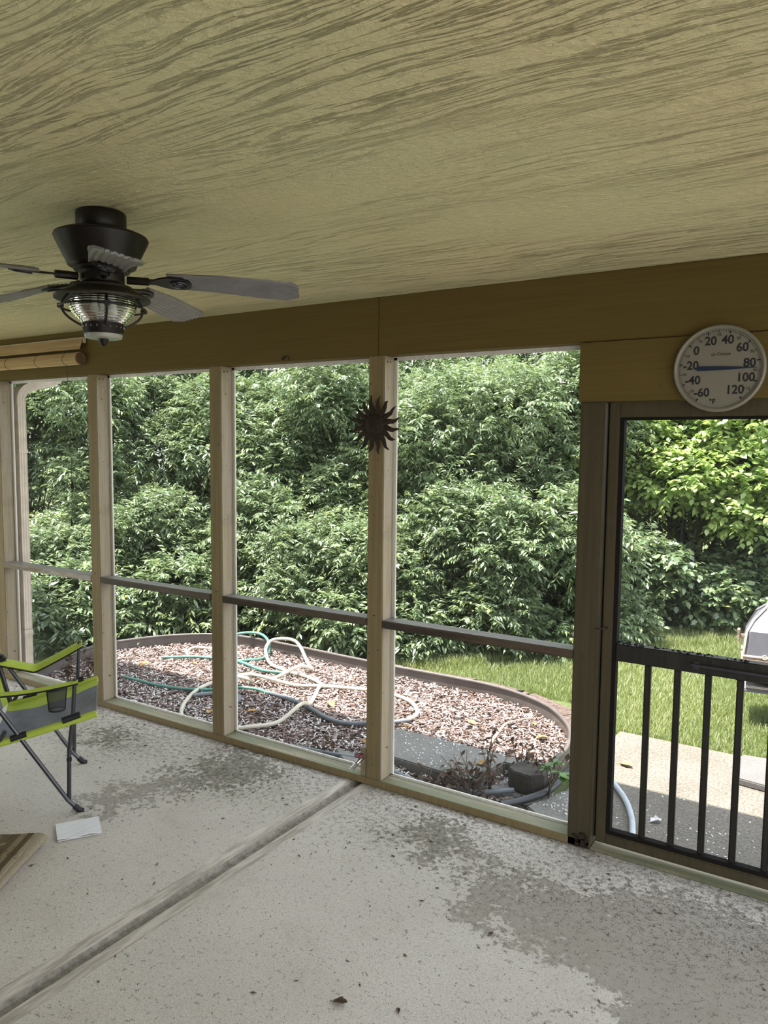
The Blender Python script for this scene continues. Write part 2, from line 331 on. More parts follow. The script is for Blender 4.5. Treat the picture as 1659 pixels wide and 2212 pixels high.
# ------------------------------------------------------------------ mesh helpers
class MB:
    def __init__(s): s.v = []; s.f = []
    def add(s, verts, faces):
        o = len(s.v); s.v += [tuple(p) for p in verts]; s.f += [tuple(i + o for i in q) for q in faces]; return s
    def box(s, lo, hi, bev=0.0, M=None):
        if bev <= 0:
            x0, y0, z0 = lo; x1, y1, z1 = hi
            vs_ = [Vector(p) for p in ((x0, y0, z0), (x1, y0, z0), (x1, y1, z0), (x0, y1, z0), (x0, y0, z1), (x1, y0, z1), (x1, y1, z1), (x0, y1, z1))]
            fs = [(0, 3, 2, 1), (4, 5, 6, 7), (0, 1, 5, 4), (1, 2, 6, 5), (2, 3, 7, 6), (3, 0, 4, 7)]
        else:
            bm = bmesh.new(); bmesh.ops.create_cube(bm, size=1)
            for v in bm.verts:
                v.co = Vector([(lo[i] + hi[i]) / 2 + v.co[i] * (hi[i] - lo[i]) for i in range(3)])
            bmesh.ops.bevel(bm, geom=list(bm.edges), offset=bev, segments=2, affect='EDGES', clamp_overlap=True)
            bm.verts.index_update(); vs_ = [v.co.copy() for v in bm.verts]; fs = [tuple(v.index for v in f.verts) for f in bm.faces]; bm.free()
        if M is not None: vs_ = [M @ p for p in vs_]
        return s.add(vs_, fs)
    def tube(s, pts, r, seg=8, caps=True, closed=False):
        pts = [Vector(p) for p in pts]; n = len(pts)
        rs = r if isinstance(r, (list, tuple)) else [r] * n
        rings = []; prev = None
        for i, p in enumerate(pts):
            if closed: tg = pts[(i + 1) % n] - pts[i - 1]
            else: tg = pts[min(i + 1, n - 1)] - pts[max(i - 1, 0)]
            tg.normalize()
            if prev is None:
                a = Vector((0, 0, 1)) if abs(tg.z) < 0.9 else Vector((1, 0, 0))
                e1 = tg.cross(a).normalized()
            else: e1 = (prev - tg * prev.dot(tg)).normalized()
            prev = e1; e2 = tg.cross(e1)
            rings.append([p + (e1 * math.cos(2 * PI * k / seg) + e2 * math.sin(2 * PI * k / seg)) * rs[i] for k in range(seg)])
        vs_ = [q for rg in rings for q in rg]; fs = []
        for i in range(n if closed else n - 1):
            j = (i + 1) % n
            for k in range(seg):
                fs.append((i * seg + k, i * seg + (k + 1) % seg, j * seg + (k + 1) % seg, j * seg + k))
        if caps and not closed:
            fs.append(tuple(range(seg))[::-1]); fs.append(tuple((n - 1) * seg + k for k in range(seg)))
        return s.add(vs_, fs)
    def lathe(s, prof, c, seg=48, close=False, M=None):
        vs_ = []; fs = []; n = len(prof)
        for r, z in prof:
            for k in range(seg):
                a = 2 * PI * k / seg; vs_.append(Vector((c[0] + r * math.cos(a), c[1] + r * math.sin(a), c[2] + z)))
        for i in range(n if close else n - 1):
            j = (i + 1) % n
            for k in range(seg):
                fs.append((i * seg + k, i * seg + (k + 1) % seg, j * seg + (k + 1) % seg, j * seg + k))
        if not close:
            if prof[0][0] > 1e-6: fs.append(tuple(range(seg))[::-1])
            if prof[-1][0] > 1e-6: fs.append(tuple((n - 1) * seg + k for k in range(seg)))
        if M is not None: vs_ = [M @ p for p in vs_]
        return s.add(vs_, fs)
    def prism(s, poly, h0, h1, M=None):
        """polygon in xy from z h0 to h1"""
        n = len(poly); P = [Vector((a, b, 0)) for a, b in poly]
        area = sum(P[i].x * P[(i + 1) % n].y - P[(i + 1) % n].x * P[i].y for i in range(n))
        if area < 0: P = P[::-1]
        vs_ = [Vector((p.x, p.y, h0)) for p in P] + [Vector((p.x, p.y, h1)) for p in P]
        fs = [(i, (i + 1) % n, n + (i + 1) % n, n + i) for i in range(n)]
        for tri in tessellate_polygon([P]):
            a, b, c_ = tri
            if (P[b] - P[a]).cross(P[c_] - P[a]).z < 0: a, c_ = c_, a
            fs.append((n + a, n + b, n + c_)); fs.append((c_, b, a))
        if M is not None: vs_ = [M @ p for p in vs_]
        return s.add(vs_, fs)
    def grid(s, rows, thick=None):
        """rows: list of equal lists of points; thick = offset vector function or number along normal approx"""
        R_ = len(rows); K = len(rows[0]); vs_ = [Vector(p) for r in rows for p in r]
        fs = [(i * K + j, i * K + j + 1, (i + 1) * K + j + 1, (i + 1) * K + j) for i in range(R_ - 1) for j in range(K - 1)]
        if thick is None: return s.add(vs_, fs)
        nr = [Vector((0, 0, 0)) for _ in vs_]
        for q in fs:
            nn = (vs_[q[2]] - vs_[q[0]]).cross(vs_[q[3]] - vs_[q[1]])
            for i in q: nr[i] += nn
        lo = [v - n_.normalized() * thick for v, n_ in zip(vs_, nr)]; N = len(vs_)
        fs2 = [tuple(i + N for i in q[::-1]) for q in fs]
        rim = [i for i in range(K)] + [i * K + K - 1 for i in range(1, R_)] + [(R_ - 1) * K + j for j in range(K - 2, -1, -1)] + [i * K for i in range(R_ - 2, 0, -1)]
        m = len(rim); fr = [(rim[(i + 1) % m], rim[i], rim[i] + N, rim[(i + 1) % m] + N) for i in range(m)]
        return s.add(vs_ + lo, fs + fs2 + fr)
    def build(s, name, mat, parent=None, origin=None, smooth=True, angle=38):
        me = bpy.data.meshes.new(name)
        if parent is not None:
            org = Vector(parent['_org'])
        else:
            if origin is None:
                a = np.array(s.v); origin = ((a[:, 0].min() + a[:, 0].max()) / 2, (a[:, 1].min() + a[:, 1].max()) / 2, a[:, 2].min())
            org = Vector(origin)
        me.from_pydata([Vector(p) - org for p in s.v], [], s.f)
        me.update(); me.validate()
        if smooth:
            me.polygons.foreach_set('use_smooth', [True] * len(me.polygons)); me.set_sharp_from_angle(angle=math.radians(angle))
        me.materials.append(MAT[mat])
        return link(name, me, parent, org)
def link(name, me, parent, org):
    o = bpy.data.objects.new(name, me); C.objects.link(o); o['_org'] = tuple(org)
    if parent is not None: o.parent = parent
    else: o.location = org
    return o
def tag(o, label=None, cat=None, group=None, kind=None):
    if label: o['label'] = label
    if cat: o['category'] = cat
    if group: o['group'] = group
    if kind: o['kind'] = kind
    return o
def thing(name, label, cat, loc, group=None, kind=None):
    o = bpy.data.objects.new(name, None); C.objects.link(o); o.location = loc; o['_org'] = tuple(loc); o.empty_display_size = 0.1
    return tag(o, label, cat, group, kind)
def struct(name, mb, mat, label, cat, **k):
    return tag(mb.build(name, mat, **k), label, cat, kind='structure')
def spline(pts, n=8, closed=False):
    P = [Vector(p) for p in pts]; out = []; m = len(P)
    for i in range(m if closed else m - 1):
        if closed: p0, p1, p2, p3 = P[i - 1], P[i], P[(i + 1) % m], P[(i + 2) % m]
        else: p0, p1, p2, p3 = P[max(i - 1, 0)], P[i], P[i + 1], P[min(i + 2, m - 1)]
        for k in range(n):
            t_ = k / n
            out.append(0.5 * ((2 * p1) + (p2 - p0) * t_ + (2 * p0 - 5 * p1 + 4 * p2 - p3) * t_ ** 2 + (3 * p1 - p0 - 3 * p2 + p3) * t_ ** 3))
    if not closed: out.append(P[-1])
    return out
def np_mesh(name, V, quads, tint=None, mat=None):
    me = bpy.data.meshes.new(name)
    nq, k = quads.shape
    me.vertices.add(len(V)); me.vertices.foreach_set('co', V.astype(np.float32).ravel())
    me.loops.add(nq * k); me.loops.foreach_set('vertex_index', quads.astype(np.int32).ravel())
    me.polygons.add(nq); me.polygons.foreach_set('loop_start', np.arange(0, nq * k, k, dtype=np.int32))
    me.update(calc_edges=True)
    if tint is not None:
        at = me.attributes.new('tint', 'FLOAT', 'POINT'); at.data.foreach_set('value', tint.astype(np.float32))
    if mat: me.materials.append(MAT[mat])
    return me

# ================================================================== SETTING
ZC, ZH, ZR = 2.40, 2.126, 0.85     # ceiling, header underside, rail top
XL, XR, YB = -6.40, 0.62, -4.35     # porch ends and house wall
JX = -2.128                        # control joint

# floor slab with a tooled control joint
mb = MB()
prof = [(XL - .06, 0), (JX - .085, 0), (JX - .045, -.002), (JX - .026, -.004), (JX - .016, -.018), (JX + .016, -.018), (JX + .026, -.004), (JX + .045, -.002), (JX + .085, 0), (XR + .1, 0)]
floor_objs = []
def strip(a, b, name, mat):
    m = MB(); pts = prof[a:b + 1]
    m.grid([[(x, y, z) for x, z in pts] for y in np.linspace(0.16, YB - .1, 12)])
    m.f = [q[::-1] for q in m.f]; return m
fl = MB()
for a, b in ((0, 1), (8, 9)):
    xs = np.linspace(prof[a][0], prof[b][0], 8)
    fl.grid([[(x, y, 0) for x in xs] for y in (YB - .1, 0.16)])
fl.grid([[(XL - .06, 0.16, 0), (JX - .085, .16, 0), (JX + .085, .16, 0), (XR + .1, .16, 0)], [(XL - .06, 0.16, -.3), (JX - .085, .16, -.3), (JX + .085, .16, -.3), (XR + .1, .16, -.3)]][::-1])
floor = struct('floor', fl, 'floor_paint', 'worn painted concrete porch floor with green stains by the sill', 'floor', origin=(0, 0, 0))
def jstrip(a, b, mat, nm):
    m = MB(); m.grid([[(x, y, z) for x, z in prof[a:b + 1]] for y in (YB - .1, 0.16)]); return m.build(nm, mat, floor)
jstrip(1, 3, 'joint_margin', 'joint_margin'); jstrip(6, 8, 'joint_margin', 'joint_margin'); jstrip(3, 6, 'joint_dirt', 'control_joint')

# ceiling: sheets with hairline seams
cb = MB()
for y0, y1, cuts in ((YB - .1, -3.622, (-2.4,)), (-3.620, -2.403, (-4.84,)), (-2.401, -1.185, (-5.1,)), (-1.183, 0.12, (-3.6, -1.16))):
    xs = [XL - .06] + list(cuts) + [XR + .1]
    for x0, x1 in zip(xs, xs[1:]):
        cb.box((x0 + .0009, y0, ZC), (x1 - .0009, y1, ZC + .012))
cb.box((XL - .06, YB - .1, ZC + .0025), (XR + .1, .12, ZC + .03))
struct('ceiling', cb, 'ceiling_paint', 'olive tan painted plywood ceiling with raised wood grain', 'ceiling', origin=(0, 0, ZC), smooth=False)
# roof over it, with eave and gutter outside
rb = MB()
rb.box((XL - .25, YB - .4, ZC + .031), (XR + .4, 0.42, ZC + .16), .005)
struct('roof', rb, 'roof_shingle', 'low roof slab above the porch ceiling with a short eave', 'roof', origin=(0, 0, ZC + .04))
gb = MB(); gp = [(a_ + .2, b_) for a_, b_ in [(0.2205, ZC - .02), (0.2205, ZC + .075), (0.235, ZC + .075), (0.235, ZC - .01), (0.315, ZC - .01), (0.335, ZC + .03), (0.335, ZC + .075), (0.345, ZC + .075), (0.345, ZC + .02), (0.32, ZC - .02)]]
gb.prism([(a, b) for a, b in gp], XL - .25, XR + .4, Matrix(((0, 0, 1, 0), (1, 0, 0, 0), (0, 1, 0, 0), (0, 0, 0, 1))))
gut = gb.build('gutter', 'gutter_tan'); tag(gut, 'tan metal eave gutter that feeds the ribbed downspout', 'gutter')
# house wall behind the camera; unseen left wall added to cut the light
wb_ = MB(); wb_.box((XL - .14, YB - .1, -.02), (XL - .03, -2.75, ZC)); struct('shade_wall_left', wb_, 'siding', 'added unseen wall shading part of the far porch end', 'wall', smooth=False)
wb_ = MB(); wb_.box((-4.4, YB - .14, -.02), (XR, YB, ZC)); struct('wall_back', wb_, 'siding', 'tan house wall along the back of the porch', 'wall', smooth=False)

# header boards over the screens
h1 = MB(); h1.box((XL - .02, 0, ZH), (-2.0232, .088, ZC), .001)
struct('trim_1', h1, 'header_paint', 'long olive tan header board above the left screens, bearing the bamboo blind', 'header board', origin=(-5, 0, ZH))
h2 = MB(); h2.box((-2.0218, 0, ZH), (XR, .088, ZC), .003)
struct('trim_2', h2, 'header_paint', 'olive tan header board right of the seam above the sun ornament', 'header board', origin=(-1, 0, ZH))
h3 = MB(); h3.box((-1.038, -.008, 1.885), (XR, .088, ZH - .003), .002)
struct('trim_3', h3, 'header_paint', 'tan panel above the screen door on which the thermometer hangs', 'door panel', origin=(-.5, 0, 1.885))
# sill plates along the floor (2x4 laid flat)
s1 = MB(); s1.box((XL, 0.0, .0015), (-0.935, .089, .0375), .003)
struct('trim_4', s1, 'sill_wood', 'weathered algae-stained wooden sill plate under the screens', 'sill', origin=(-3, 0, 0))
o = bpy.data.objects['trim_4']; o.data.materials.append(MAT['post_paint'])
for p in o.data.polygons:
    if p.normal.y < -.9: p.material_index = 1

# posts
def post(x, label, z1=ZH, z0=.0375, w_=.09, mat='post_wood', name='porch_post', d=.089):
    m = MB(); m.box((x - w_, 0, z0 + .0004), (x, d, z1 - .0004), .0035)
    o = m.build(name, mat)
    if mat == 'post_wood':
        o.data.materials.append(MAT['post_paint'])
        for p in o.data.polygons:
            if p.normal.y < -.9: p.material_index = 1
    return tag(o, label, 'post')
pA = post(-5.178, 'weathered wooden post standing in front of the ribbed downspout')
pB = post(-4.117, 'weathered wooden post between the folding chair and the garden bed')
pC = post(-3.052, 'weathered wooden post midway between the chair and the sun ornament')
pD = post(-1.986, 'weathered wooden post bearing the metal sun ornament')
pE = post(-0.933, 'broad tan painted post beside the screen door, chipped at its foot', z1=1.8848, z0=0.0, w_=.098, mat='door_paint')
for o, xx in ((pB, -4.117), (pC, -3.052), (pD, -1.986)):
    nb = MB()
    for yy in (.025, .052): nb.lathe([(0, 0), (.004, 0), (.004, .002), (0, .0022)], (0, 0, 0), 8, M=Matrix.Translation((xx, yy, ZH - .028)) @ Matrix.Rotation(PI / 2, 4, 'Y'))
    nb.build('nail_head', 'black_trim', o)
# chipped, dirty foot of the door post
ft = MB()
rr = random.Random(3)
for i in range(16):
    cx, cz = -0.985 + rr.uniform(-.02, .045), rr.uniform(.002, .05)
    ft.box((cx - rr.uniform(.004, .012), -rr.uniform(.002, .012), cz), (cx + rr.uniform(.004, .01), .002, cz + rr.uniform(.006, .022)), .0015)
ft.build('chipped_foot', 'rusty_iron', pE)
# mid rails
def rail(x0, x1, mat, label):
    m = MB(); m.box((x0 + .001, -.004, .812), (x1 - .001, .086, ZR), .003); o = m.build('mid_rail', mat); tag(o, label, 'rail'); o.data.materials.append(MAT['rail_top_sheen'])
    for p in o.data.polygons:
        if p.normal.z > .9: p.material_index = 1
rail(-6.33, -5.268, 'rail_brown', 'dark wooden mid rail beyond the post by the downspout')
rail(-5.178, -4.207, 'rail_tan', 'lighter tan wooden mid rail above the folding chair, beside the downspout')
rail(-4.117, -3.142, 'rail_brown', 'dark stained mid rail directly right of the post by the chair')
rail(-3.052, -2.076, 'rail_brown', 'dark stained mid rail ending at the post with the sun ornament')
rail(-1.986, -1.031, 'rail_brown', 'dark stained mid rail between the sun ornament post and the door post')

# screened windows: lath frame outside, screen cloth stretched on it
def window(i, x0, x1, label):
    m = MB(); y0, y1 = .0895, .101; b = .016
    m.box((x0 - .03, y0, .039), (x0 + b, y1, ZH - .001), .002); m.box((x1 - b, y0, .039), (x1 + .03, y1, ZH - .001), .002)
    m.box((x0 - .03, y0, ZH - .018), (x1 + .03, y1, ZH + .02), .002); m.box((x0 - .03, y0, .02), (x1 + .03, y1, .048), .002)
    fr = m.build('window_%d' % i, 'lath_white', origin=((x0 + x1) / 2, .09, .04)); tag(fr, label, 'screen', kind='structure')
    q = MB(); q.grid([[(x0 - .01, y1 + .001, .03), (x1 + .01, y1 + .001, .03)], [(x0 - .01, y1 + .001, ZH + .01), (x1 + .01, y1 + .001, ZH + .01)]]); q.build('screen', 'screen_cloth', fr)
window(1, -6.33, -5.268, 'insect screen beyond the post by the downspout')
window(2, -5.178, -4.207, 'insect screen between the downspout and the post beside the folding chair')
window(3, -4.117, -3.142, 'narrow insect screen directly behind the chair-side post, over the garden bed')
window(4, -3.052, -2.076, 'insect screen in the bay ending at the sun ornament post')
window(5, -1.986, -1.031, 'insect screen in the bay between sun ornament and door post')
# open porch ends (out of frame), right one opened for light: beams, posts
e1 = MB(); e1.box((XR - .09, YB, ZH), (XR, -.001, ZC)); struct('trim_7', e1, 'header_paint', 'header board across the open end of the porch beyond the screen door', 'header board')
for k, yy in enumerate((-1.45, -2.9, YB + .05)):
    m = MB(); m.box((XR - .09, yy - .045, 0), (XR, yy + .045, ZH - .0005), .003); tag(m.build('end_post', 'post_wood'), ['first', 'second', 'third'][k] + ' wooden post along the open porch end beyond the screen door', 'post')
e1 = MB(); e1.box((XL - .02, YB, ZH), (XL + .07, -.001, ZC)); struct('trim_5', e1, 'header_paint', 'header board across the open left end of the porch', 'header board')
for k, yy in enumerate((-1.45, -2.9, YB + .05)):
    m = MB(); m.box((XL - .02, yy - .045, 0), (XL + .07, yy + .045, ZH - .0005), .003); tag(m.build('end_post', 'post_wood'), ['first', 'second', 'third'][k] + ' wooden post from the sill along the open end of the porch', 'post')
m = MB(); m.box((XL - .02, 0, .038), (XL + .07, .089, ZH - .0005), .003); tag(m.build('corner_post', 'post_wood'), 'wooden corner post where the screens meet the open end', 'post')

# ------------------------------------------------------------------ screen door
door = thing('door_1', 'tan framed screen door with dark vertical bars in its lower half', 'screen door', (-.5, .03, .012), kind='structure')
DX0, DX1, Y0, Y1 = -0.918, -0.06, .026, .062
m = MB(); m.box((DX0, Y0, .034), (DX0 + .042, Y1, 1.882), .002); m.build('stile', 'door_paint', door)
m = MB(); m.box((DX1 - .042, Y0, .034), (DX1, Y1, 1.882), .002); m.build('stile', 'door_paint', door)
m = MB(); m.box((DX0 + .0425, Y0, 1.826), (DX1 - .0425, Y1, 1.882), .002); m.box((DX0 + .043, Y0 + .003, 1.822), (DX1 - .043, Y1, 1.8265)); m.build('top_rail', 'door_paint', door)
m = MB(); m.box((DX0 + .0425, Y0, .034), (DX1 - .0425, Y1, .074), .002); m.box((DX0 + .043, Y0 - .002, .0745), (DX1 - .043, Y0 + .008, .079)); m.build('bottom_rail', 'door_paint', door)
m = MB()
a, b, z0, z1 = DX0 + .0425, DX1 - .0425, .0795, 1.821
for lo, hi in (((a, Y0 + .002, z0), (a + .017, Y1 + .004, z1)), ((b - .017, Y0 + .002, z0), (b, Y1 + .004, z1)), ((a + .017, Y0 + .002, z1 - .01), (b - .017, Y1 + .004, z1)), ((a + .017, Y0 + .002, z0), (b - .017, Y1, z0 + .016))):
    m.box(lo, hi, .001)
m.build('shaded_edge', 'black_dirt_shade', door)  # black strips paint in the shade on the frame's inner sides
m = MB(); m.box((a + .0175, Y0 - .004, .826), (b - .0175, Y1 + .01, .898), .004); md = m.build('middle_rail', 'bar_dark', door)
gr = MB(); rr = random.Random(5)
for i in range(90):
    x = a + .02 + rr.random() ** 1.6 * .5; g = rr.uniform(.003, .008); zz = .898 if rr.random() < .75 else .826
    y = rr.uniform(Y0, Y1); gr.lathe([(0, -g * .6), (g, 0), (0, g * .9)], (x, y, zz), 6)
gr.build('dirt_crust', 'black_dirt_shade', md)
m = MB(); m.box((-.565, Y0 - .022, .857), (-.12, Y0 - .006, .866), .002)
for x in (-.545, -.14): m.box((x - .012, Y0 - .012, .845), (x + .012, Y0 - .0042, .876), .002)
m.build('push_bar', 'gunmetal', door)
for k in range(6):
    x = -.732 + .1145 * k
    m = MB(); m.box((x - .0125, Y0 + .008, .0957), (x + .0125, Y0 + .033, .8255), .005); m.build('baluster', 'bar_dark', door)
m = MB()
for (za, zb) in ((.09, .83), (.895, 1.815)):
    m.grid([[(a + .008, Y1 + .0045, za), (b - .008, Y1 + .0045, za)], [(a + .008, Y1 + .0045, zb), (b - .008, Y1 + .0045, zb)]])
m.build('screen', 'screen_cloth', door)
m = MB(); m.tube([(-.936, -.004, .955), (-.936, -.012, .957), (-.918, -.012, .9585), (-.900, Y0 - .014, .960), (-.900, Y0 - .003, .958)], .0022, 6); m.lathe([(0, 0), (.006, 0), (.006, .004), (0, .004)], (0, 0, 0), 10, M=Matrix.Translation((-.900, Y0 - .0005, .958)) @ Matrix.Rotation(PI / 2, 4, 'X')); m.build('hook_latch', 'rusty_iron', door)
m = MB(); m.box((-.9325, .064, .034), (DX0 - .002, .088, 1.8845), .002); m.build('door_stop', 'door_paint', door)
m = MB(); m.box((DX1 + .003, 0, 0.0), (DX1 + .098, .089, 1.8845), .003); tag(m.build('porch_post', 'door_paint'), 'tan post on the hinge side of the screen door, out past the bars', 'post')
m = MB(); m.box((-.9325, .0, .0005), (DX1 + .002, .10, .014), .004); struct('trim_6', m, 'sill_wood', 'worn threshold strip under the screen door', 'threshold')
m = MB(); m.box((DX1 + .1, 0.01, 0), (XR, .085, 1.884)); struct('wall_front', m, 'siding', 'short tan wall between the screen door and the end wall', 'wall', smooth=False)

# ================================================================== CEILING FAN
FX, FY = -2.035, -1.540
fan = thing('ceiling_fan', 'dark bronze ceiling fan with ribbed grey blades and a caged lantern light', 'ceiling fan', (FX, FY, ZC))
F = (FX, FY, 0)
m = MB(); m.lathe([(0, ZC - .0005), (.070, ZC - .0005), (.074, ZC - .006), (.074, ZC - .048), (.068, ZC - .056), (.045, ZC - .062), (0, ZC - .062)][::-1], F, 48); m.build('canopy', 'bronze_metal', fan)
m = MB(); m.lathe([(0, 2.232), (.088, 2.232), (.100, 2.238), (.104, 2.248), (.136, 2.314), (.139, 2.322), (.136, 2.328), (.118, 2.336), (.060, 2.343), (0, 2.343)], F, 64); m.build('motor_housing', 'bronze_metal', fan)
m = MB(); m.lathe([(0, 2.186), (.062, 2.186), (.066, 2.192), (.066, 2.2215), (.082, 2.224), (.082, 2.2315), (0, 2.2315)], F, 40); m.build('hub', 'bronze_metal', fan)
R0, R1, RD = .20, .60, .026          # blade start, tip, droop
for k in range(5):
    th = math.radians(38 + 72 * k); d = Vector((math.cos(th), math.sin(th), 0)); tn = Vector((-math.sin(th), math.cos(th), 0))
    pit = math.radians(13)
    wv = tn * math.cos(pit) - Vector((0, 0, 1)) * math.sin(pit); nv = d.cross(wv)
    def bp(r, s_, up=0.0):
        q = max(0, (r - .1) / .5); return Vector((FX, FY, 2.204 - RD * q ** 1.3 - (.035 * q * q if k == 4 else 0))) + d * r + wv * s_ + nv * up
    rows = []; NR = 22; NS = 37
    for i in range(NR + 1):
        q = i / NR; r = R0 + (R1 - R0) * q
        hw = .050 + .013 * min(1, q * 1.4)
        if r > R1 - .045: hw *= math.sqrt(max(.02, 1 - ((r - R1 + .045) / .047) ** 2)) * .55 + .45
        row = []
        for j in range(NS):
            s_ = (j / (NS - 1) * 2 - 1)
            row.append(bp(r, s_ * hw, -.0036 * (0.5 + 0.5 * math.cos(s_ * hw / .063 * 8 * PI))))
        rows.append(row)
    m = MB(); m.grid(rows, .006); bl = m.build('blade', 'blade_grey', fan, angle=60)
    m = MB()
    pl = [Vector((.10, -.016)), Vector((.155, -.014)), Vector((.18, -.03)), Vector((.205, -.04)), Vector((.245, -.038)), Vector((.265, -.022)), Vector((.270, 0))]
    pl = pl + [Vector((p.x, -p.y)) for p in pl[-2::-1]]
    vs_ = [bp(p.x, p.y, -.0085) for p in pl] + [bp(p.x, p.y, -.0030) for p in pl]; n = len(pl)
    m.add(vs_, [tuple(range(n)), tuple(range(2 * n - 1, n - 1, -1))] + [(i, n + i, n + (i + 1) % n, (i + 1) % n) for i in range(n)])
    m.tube([bp(.075, 0, -.004), bp(.14, 0, -.006)], .012, 8)
    br = m.build('blade_bracket', 'bronze_metal', bl)
    m = MB(); cpt = bp(.232, 0, -.011)
    for rr_, tr_ in ((.026, .0022), (.012, .0018)):
        m.tube([cpt + d * rr_ * math.cos(a_) + wv * rr_ * .85 * math.sin(a_) for a_ in np.linspace(0, 2 * PI, 20, endpoint=False)], tr_, 6, closed=True)
    for a_ in np.linspace(0, PI, 4, endpoint=False): m.tube([cpt - (d * math.cos(a_) + wv * .85 * math.sin(a_)) * .025, cpt + (d * math.cos(a_) + wv * .85 * math.sin(a_)) * .025], .0016, 5)
    m.build('medallion', 'gunmetal', br)
# light kit
lk = MB(); lk.lathe([(.050, 2.1855), (.070, 2.183), (.088, 2.178), (.090, 2.170), (.104, 2.163), (.138, 2.147), (.1425, 2.142), (.141, 2.137), (.136, 2.136), (.110, 2.146), (.092, 2.153), (.080, 2.156), (0, 2.156), (0, 2.1855)], F, 64); lk = lk.build('lamp_shade', 'shade_bronze', fan)
gp = []
for i in range(61):
    q = i / 60; z = 2.1555 - q * .093
    r = .083 + .0155 * math.sin(min(1, q / .42) * PI / 2) if q < .42 else .0985 - .043 * ((q - .42) / .58) ** 1.7
    gp.append((r + .0012 * math.sin(q * 2 * PI * 13), z))
inner = [(r - .0035, z) for r, z in gp][::-1]
m = MB(); m.lathe(gp + inner, F, 56, close=True); m.build('glass_globe', 'clear_glass', lk, angle=60)
m = MB(); m.lathe([(.0575, 2.070), (.0605, 2.068), (.0605, 2.036), (.0575, 2.034), (.054, 2.034), (.054, 2.070)], F, 48, close=True); bd = m.build('lower_band', 'bronze_metal', lk)
m = MB()
for a_ in np.linspace(0, 2 * PI, 20, endpoint=False): m.lathe([(0, -.002), (.0022, 0), (0, .006)], (FX + .0615 * math.cos(a_), FY + .0615 * math.sin(a_), 2.053), 6)
m.build('vent_slot', 'chrome', bd)
m = MB(); m.lathe([(0, 2.020), (.045, 2.020), (.0545, 2.0225), (.056, 2.027), (.0565, 2.0335), (0, 2.0335)], F, 48); m.build('glass_base', 'base_glass', lk)
m = MB(); m.lathe([(0, 1.997), (.006, 1.999), (.010, 2.004), (.012, 2.010), (.016, 2.0185), (0, 2.0185)], F, 20); m.build('finial', 'bronze_metal', lk)
m = MB(); m.tube([(FX + .127 * math.cos(a_), FY + .127 * math.sin(a_), 2.112) for a_ in np.linspace(0, 2 * PI, 56, endpoint=False)], .0034, 8, closed=True); m.build('cage_ring', 'bronze_metal', lk)
for k in range(4):
    a_ = math.radians(38 + 20 + 90 * k); pts = []
    for i in range(15):
        q = i / 14; z = 2.150 - q * .092; r = .098 + .020 * math.sin(min(1, q / .4) * PI / 2) if q < .4 else .118 - .055 * ((q - .4) / .6) ** 2.2
        pts.append((FX + r * math.cos(a_), FY + r * math.sin(a_), z))
    m = MB(); m.tube(pts, .0036, 8); cr = m.build('cage_rib', 'bronze_metal', lk)
    m = MB(); m.box((.112, -.009, 2.1055), (.131, .009, 2.1185), .002, Matrix.Translation((FX, FY, 0)) @ Matrix.Rotation(a_, 4, 'Z')); m.build('clip', 'bronze_metal', cr)
for k in range(3):
    a_ = math.radians(30 + 120 * k); bx, by = FX + .032 * math.cos(a_), FY + .032 * math.sin(a_)
    m = MB(); m.lathe([(0, 2.072), (.004, 2.074), (.013, 2.092), (.014, 2.104), (.010, 2.125), (.0085, 2.1555), (0, 2.1555)], (bx, by, 0), 14); m.build('bulb', 'bulb_white', lk)

# ================================================================== WALL ITEMS
# bamboo blind
bz = thing('bamboo_blind', 'rolled bamboo blind fixed to the header board above the downspout', 'blind', (-4.9, -.02, 2.18))
m = MB(); m.box((-5.75, -.024, 2.322), (-4.205, -.0006, 2.356), .002); m.build('head_rail', 'valance_paint', bz)
m = MB()
for k in range(11):
    z = 2.344 - k * .0062; y = -.030 - .0022 * k
    m.tube([(-5.75, y, z), (-4.5, y, z), (-4.200, y, z)], .0034, 6)
m.build('valance', 'bamboo', bz)
m = MB(); sp = []
for i in range(120):
    a_ = i * .33; r = .012 + .0265 * i / 119; sp.append((r * math.cos(a_), r * math.sin(a_)))
RC = (-.048, 2.222)
m.tube([(-5.75, RC[0], RC[1]), (-4.202, RC[0], RC[1])], .036, 28, caps=False)
for a_ in np.linspace(0, 2 * PI, 60, endpoint=False):
    m.tube([(-5.75, RC[0] + .0365 * math.cos(a_), RC[1] + .0365 * math.sin(a_)), (-4.2, RC[0] + .0365 * math.cos(a_), RC[1] + .0365 * math.sin(a_))], .0021, 5)
m.build('roll', 'bamboo', bz)
m = MB(); m.tube([(-4.2005, RC[0] + y, RC[1] + z) for y, z in sp], .0022, 5); m.lathe([(0, 0), (.036, 0), (.036, .002), (0, .002)], (0, 0, 0), 28, M=Matrix.Translation((-4.206, RC[0], RC[1])) @ Matrix.Rotation(PI / 2, 4, 'Y')); m.build('roll_end', 'bamboo_end', bz)
for x in (-4.33, -4.62, -4.95, -5.3):
    m = MB(); m.tube([(x + .003 * math.sin(a_ * 3), RC[0] + .0395 * math.cos(a_), RC[1] + .0395 * math.sin(a_)) for a_ in np.linspace(0, 2 * PI, 26, endpoint=False)], .0012, 5, closed=True); m.build('warp_thread', 'cord_dark', bz)
m = MB(); m.tube(spline([(-4.345, -.045, 2.20), (-4.344, -.03, 1.9), (-4.343, -.03, 1.46), (-4.347, -.03, 1.30), (-4.352, -.03, 1.17)], 6), .0016, 6); pc = m.build('pull_cord', 'cord_dark', bz)
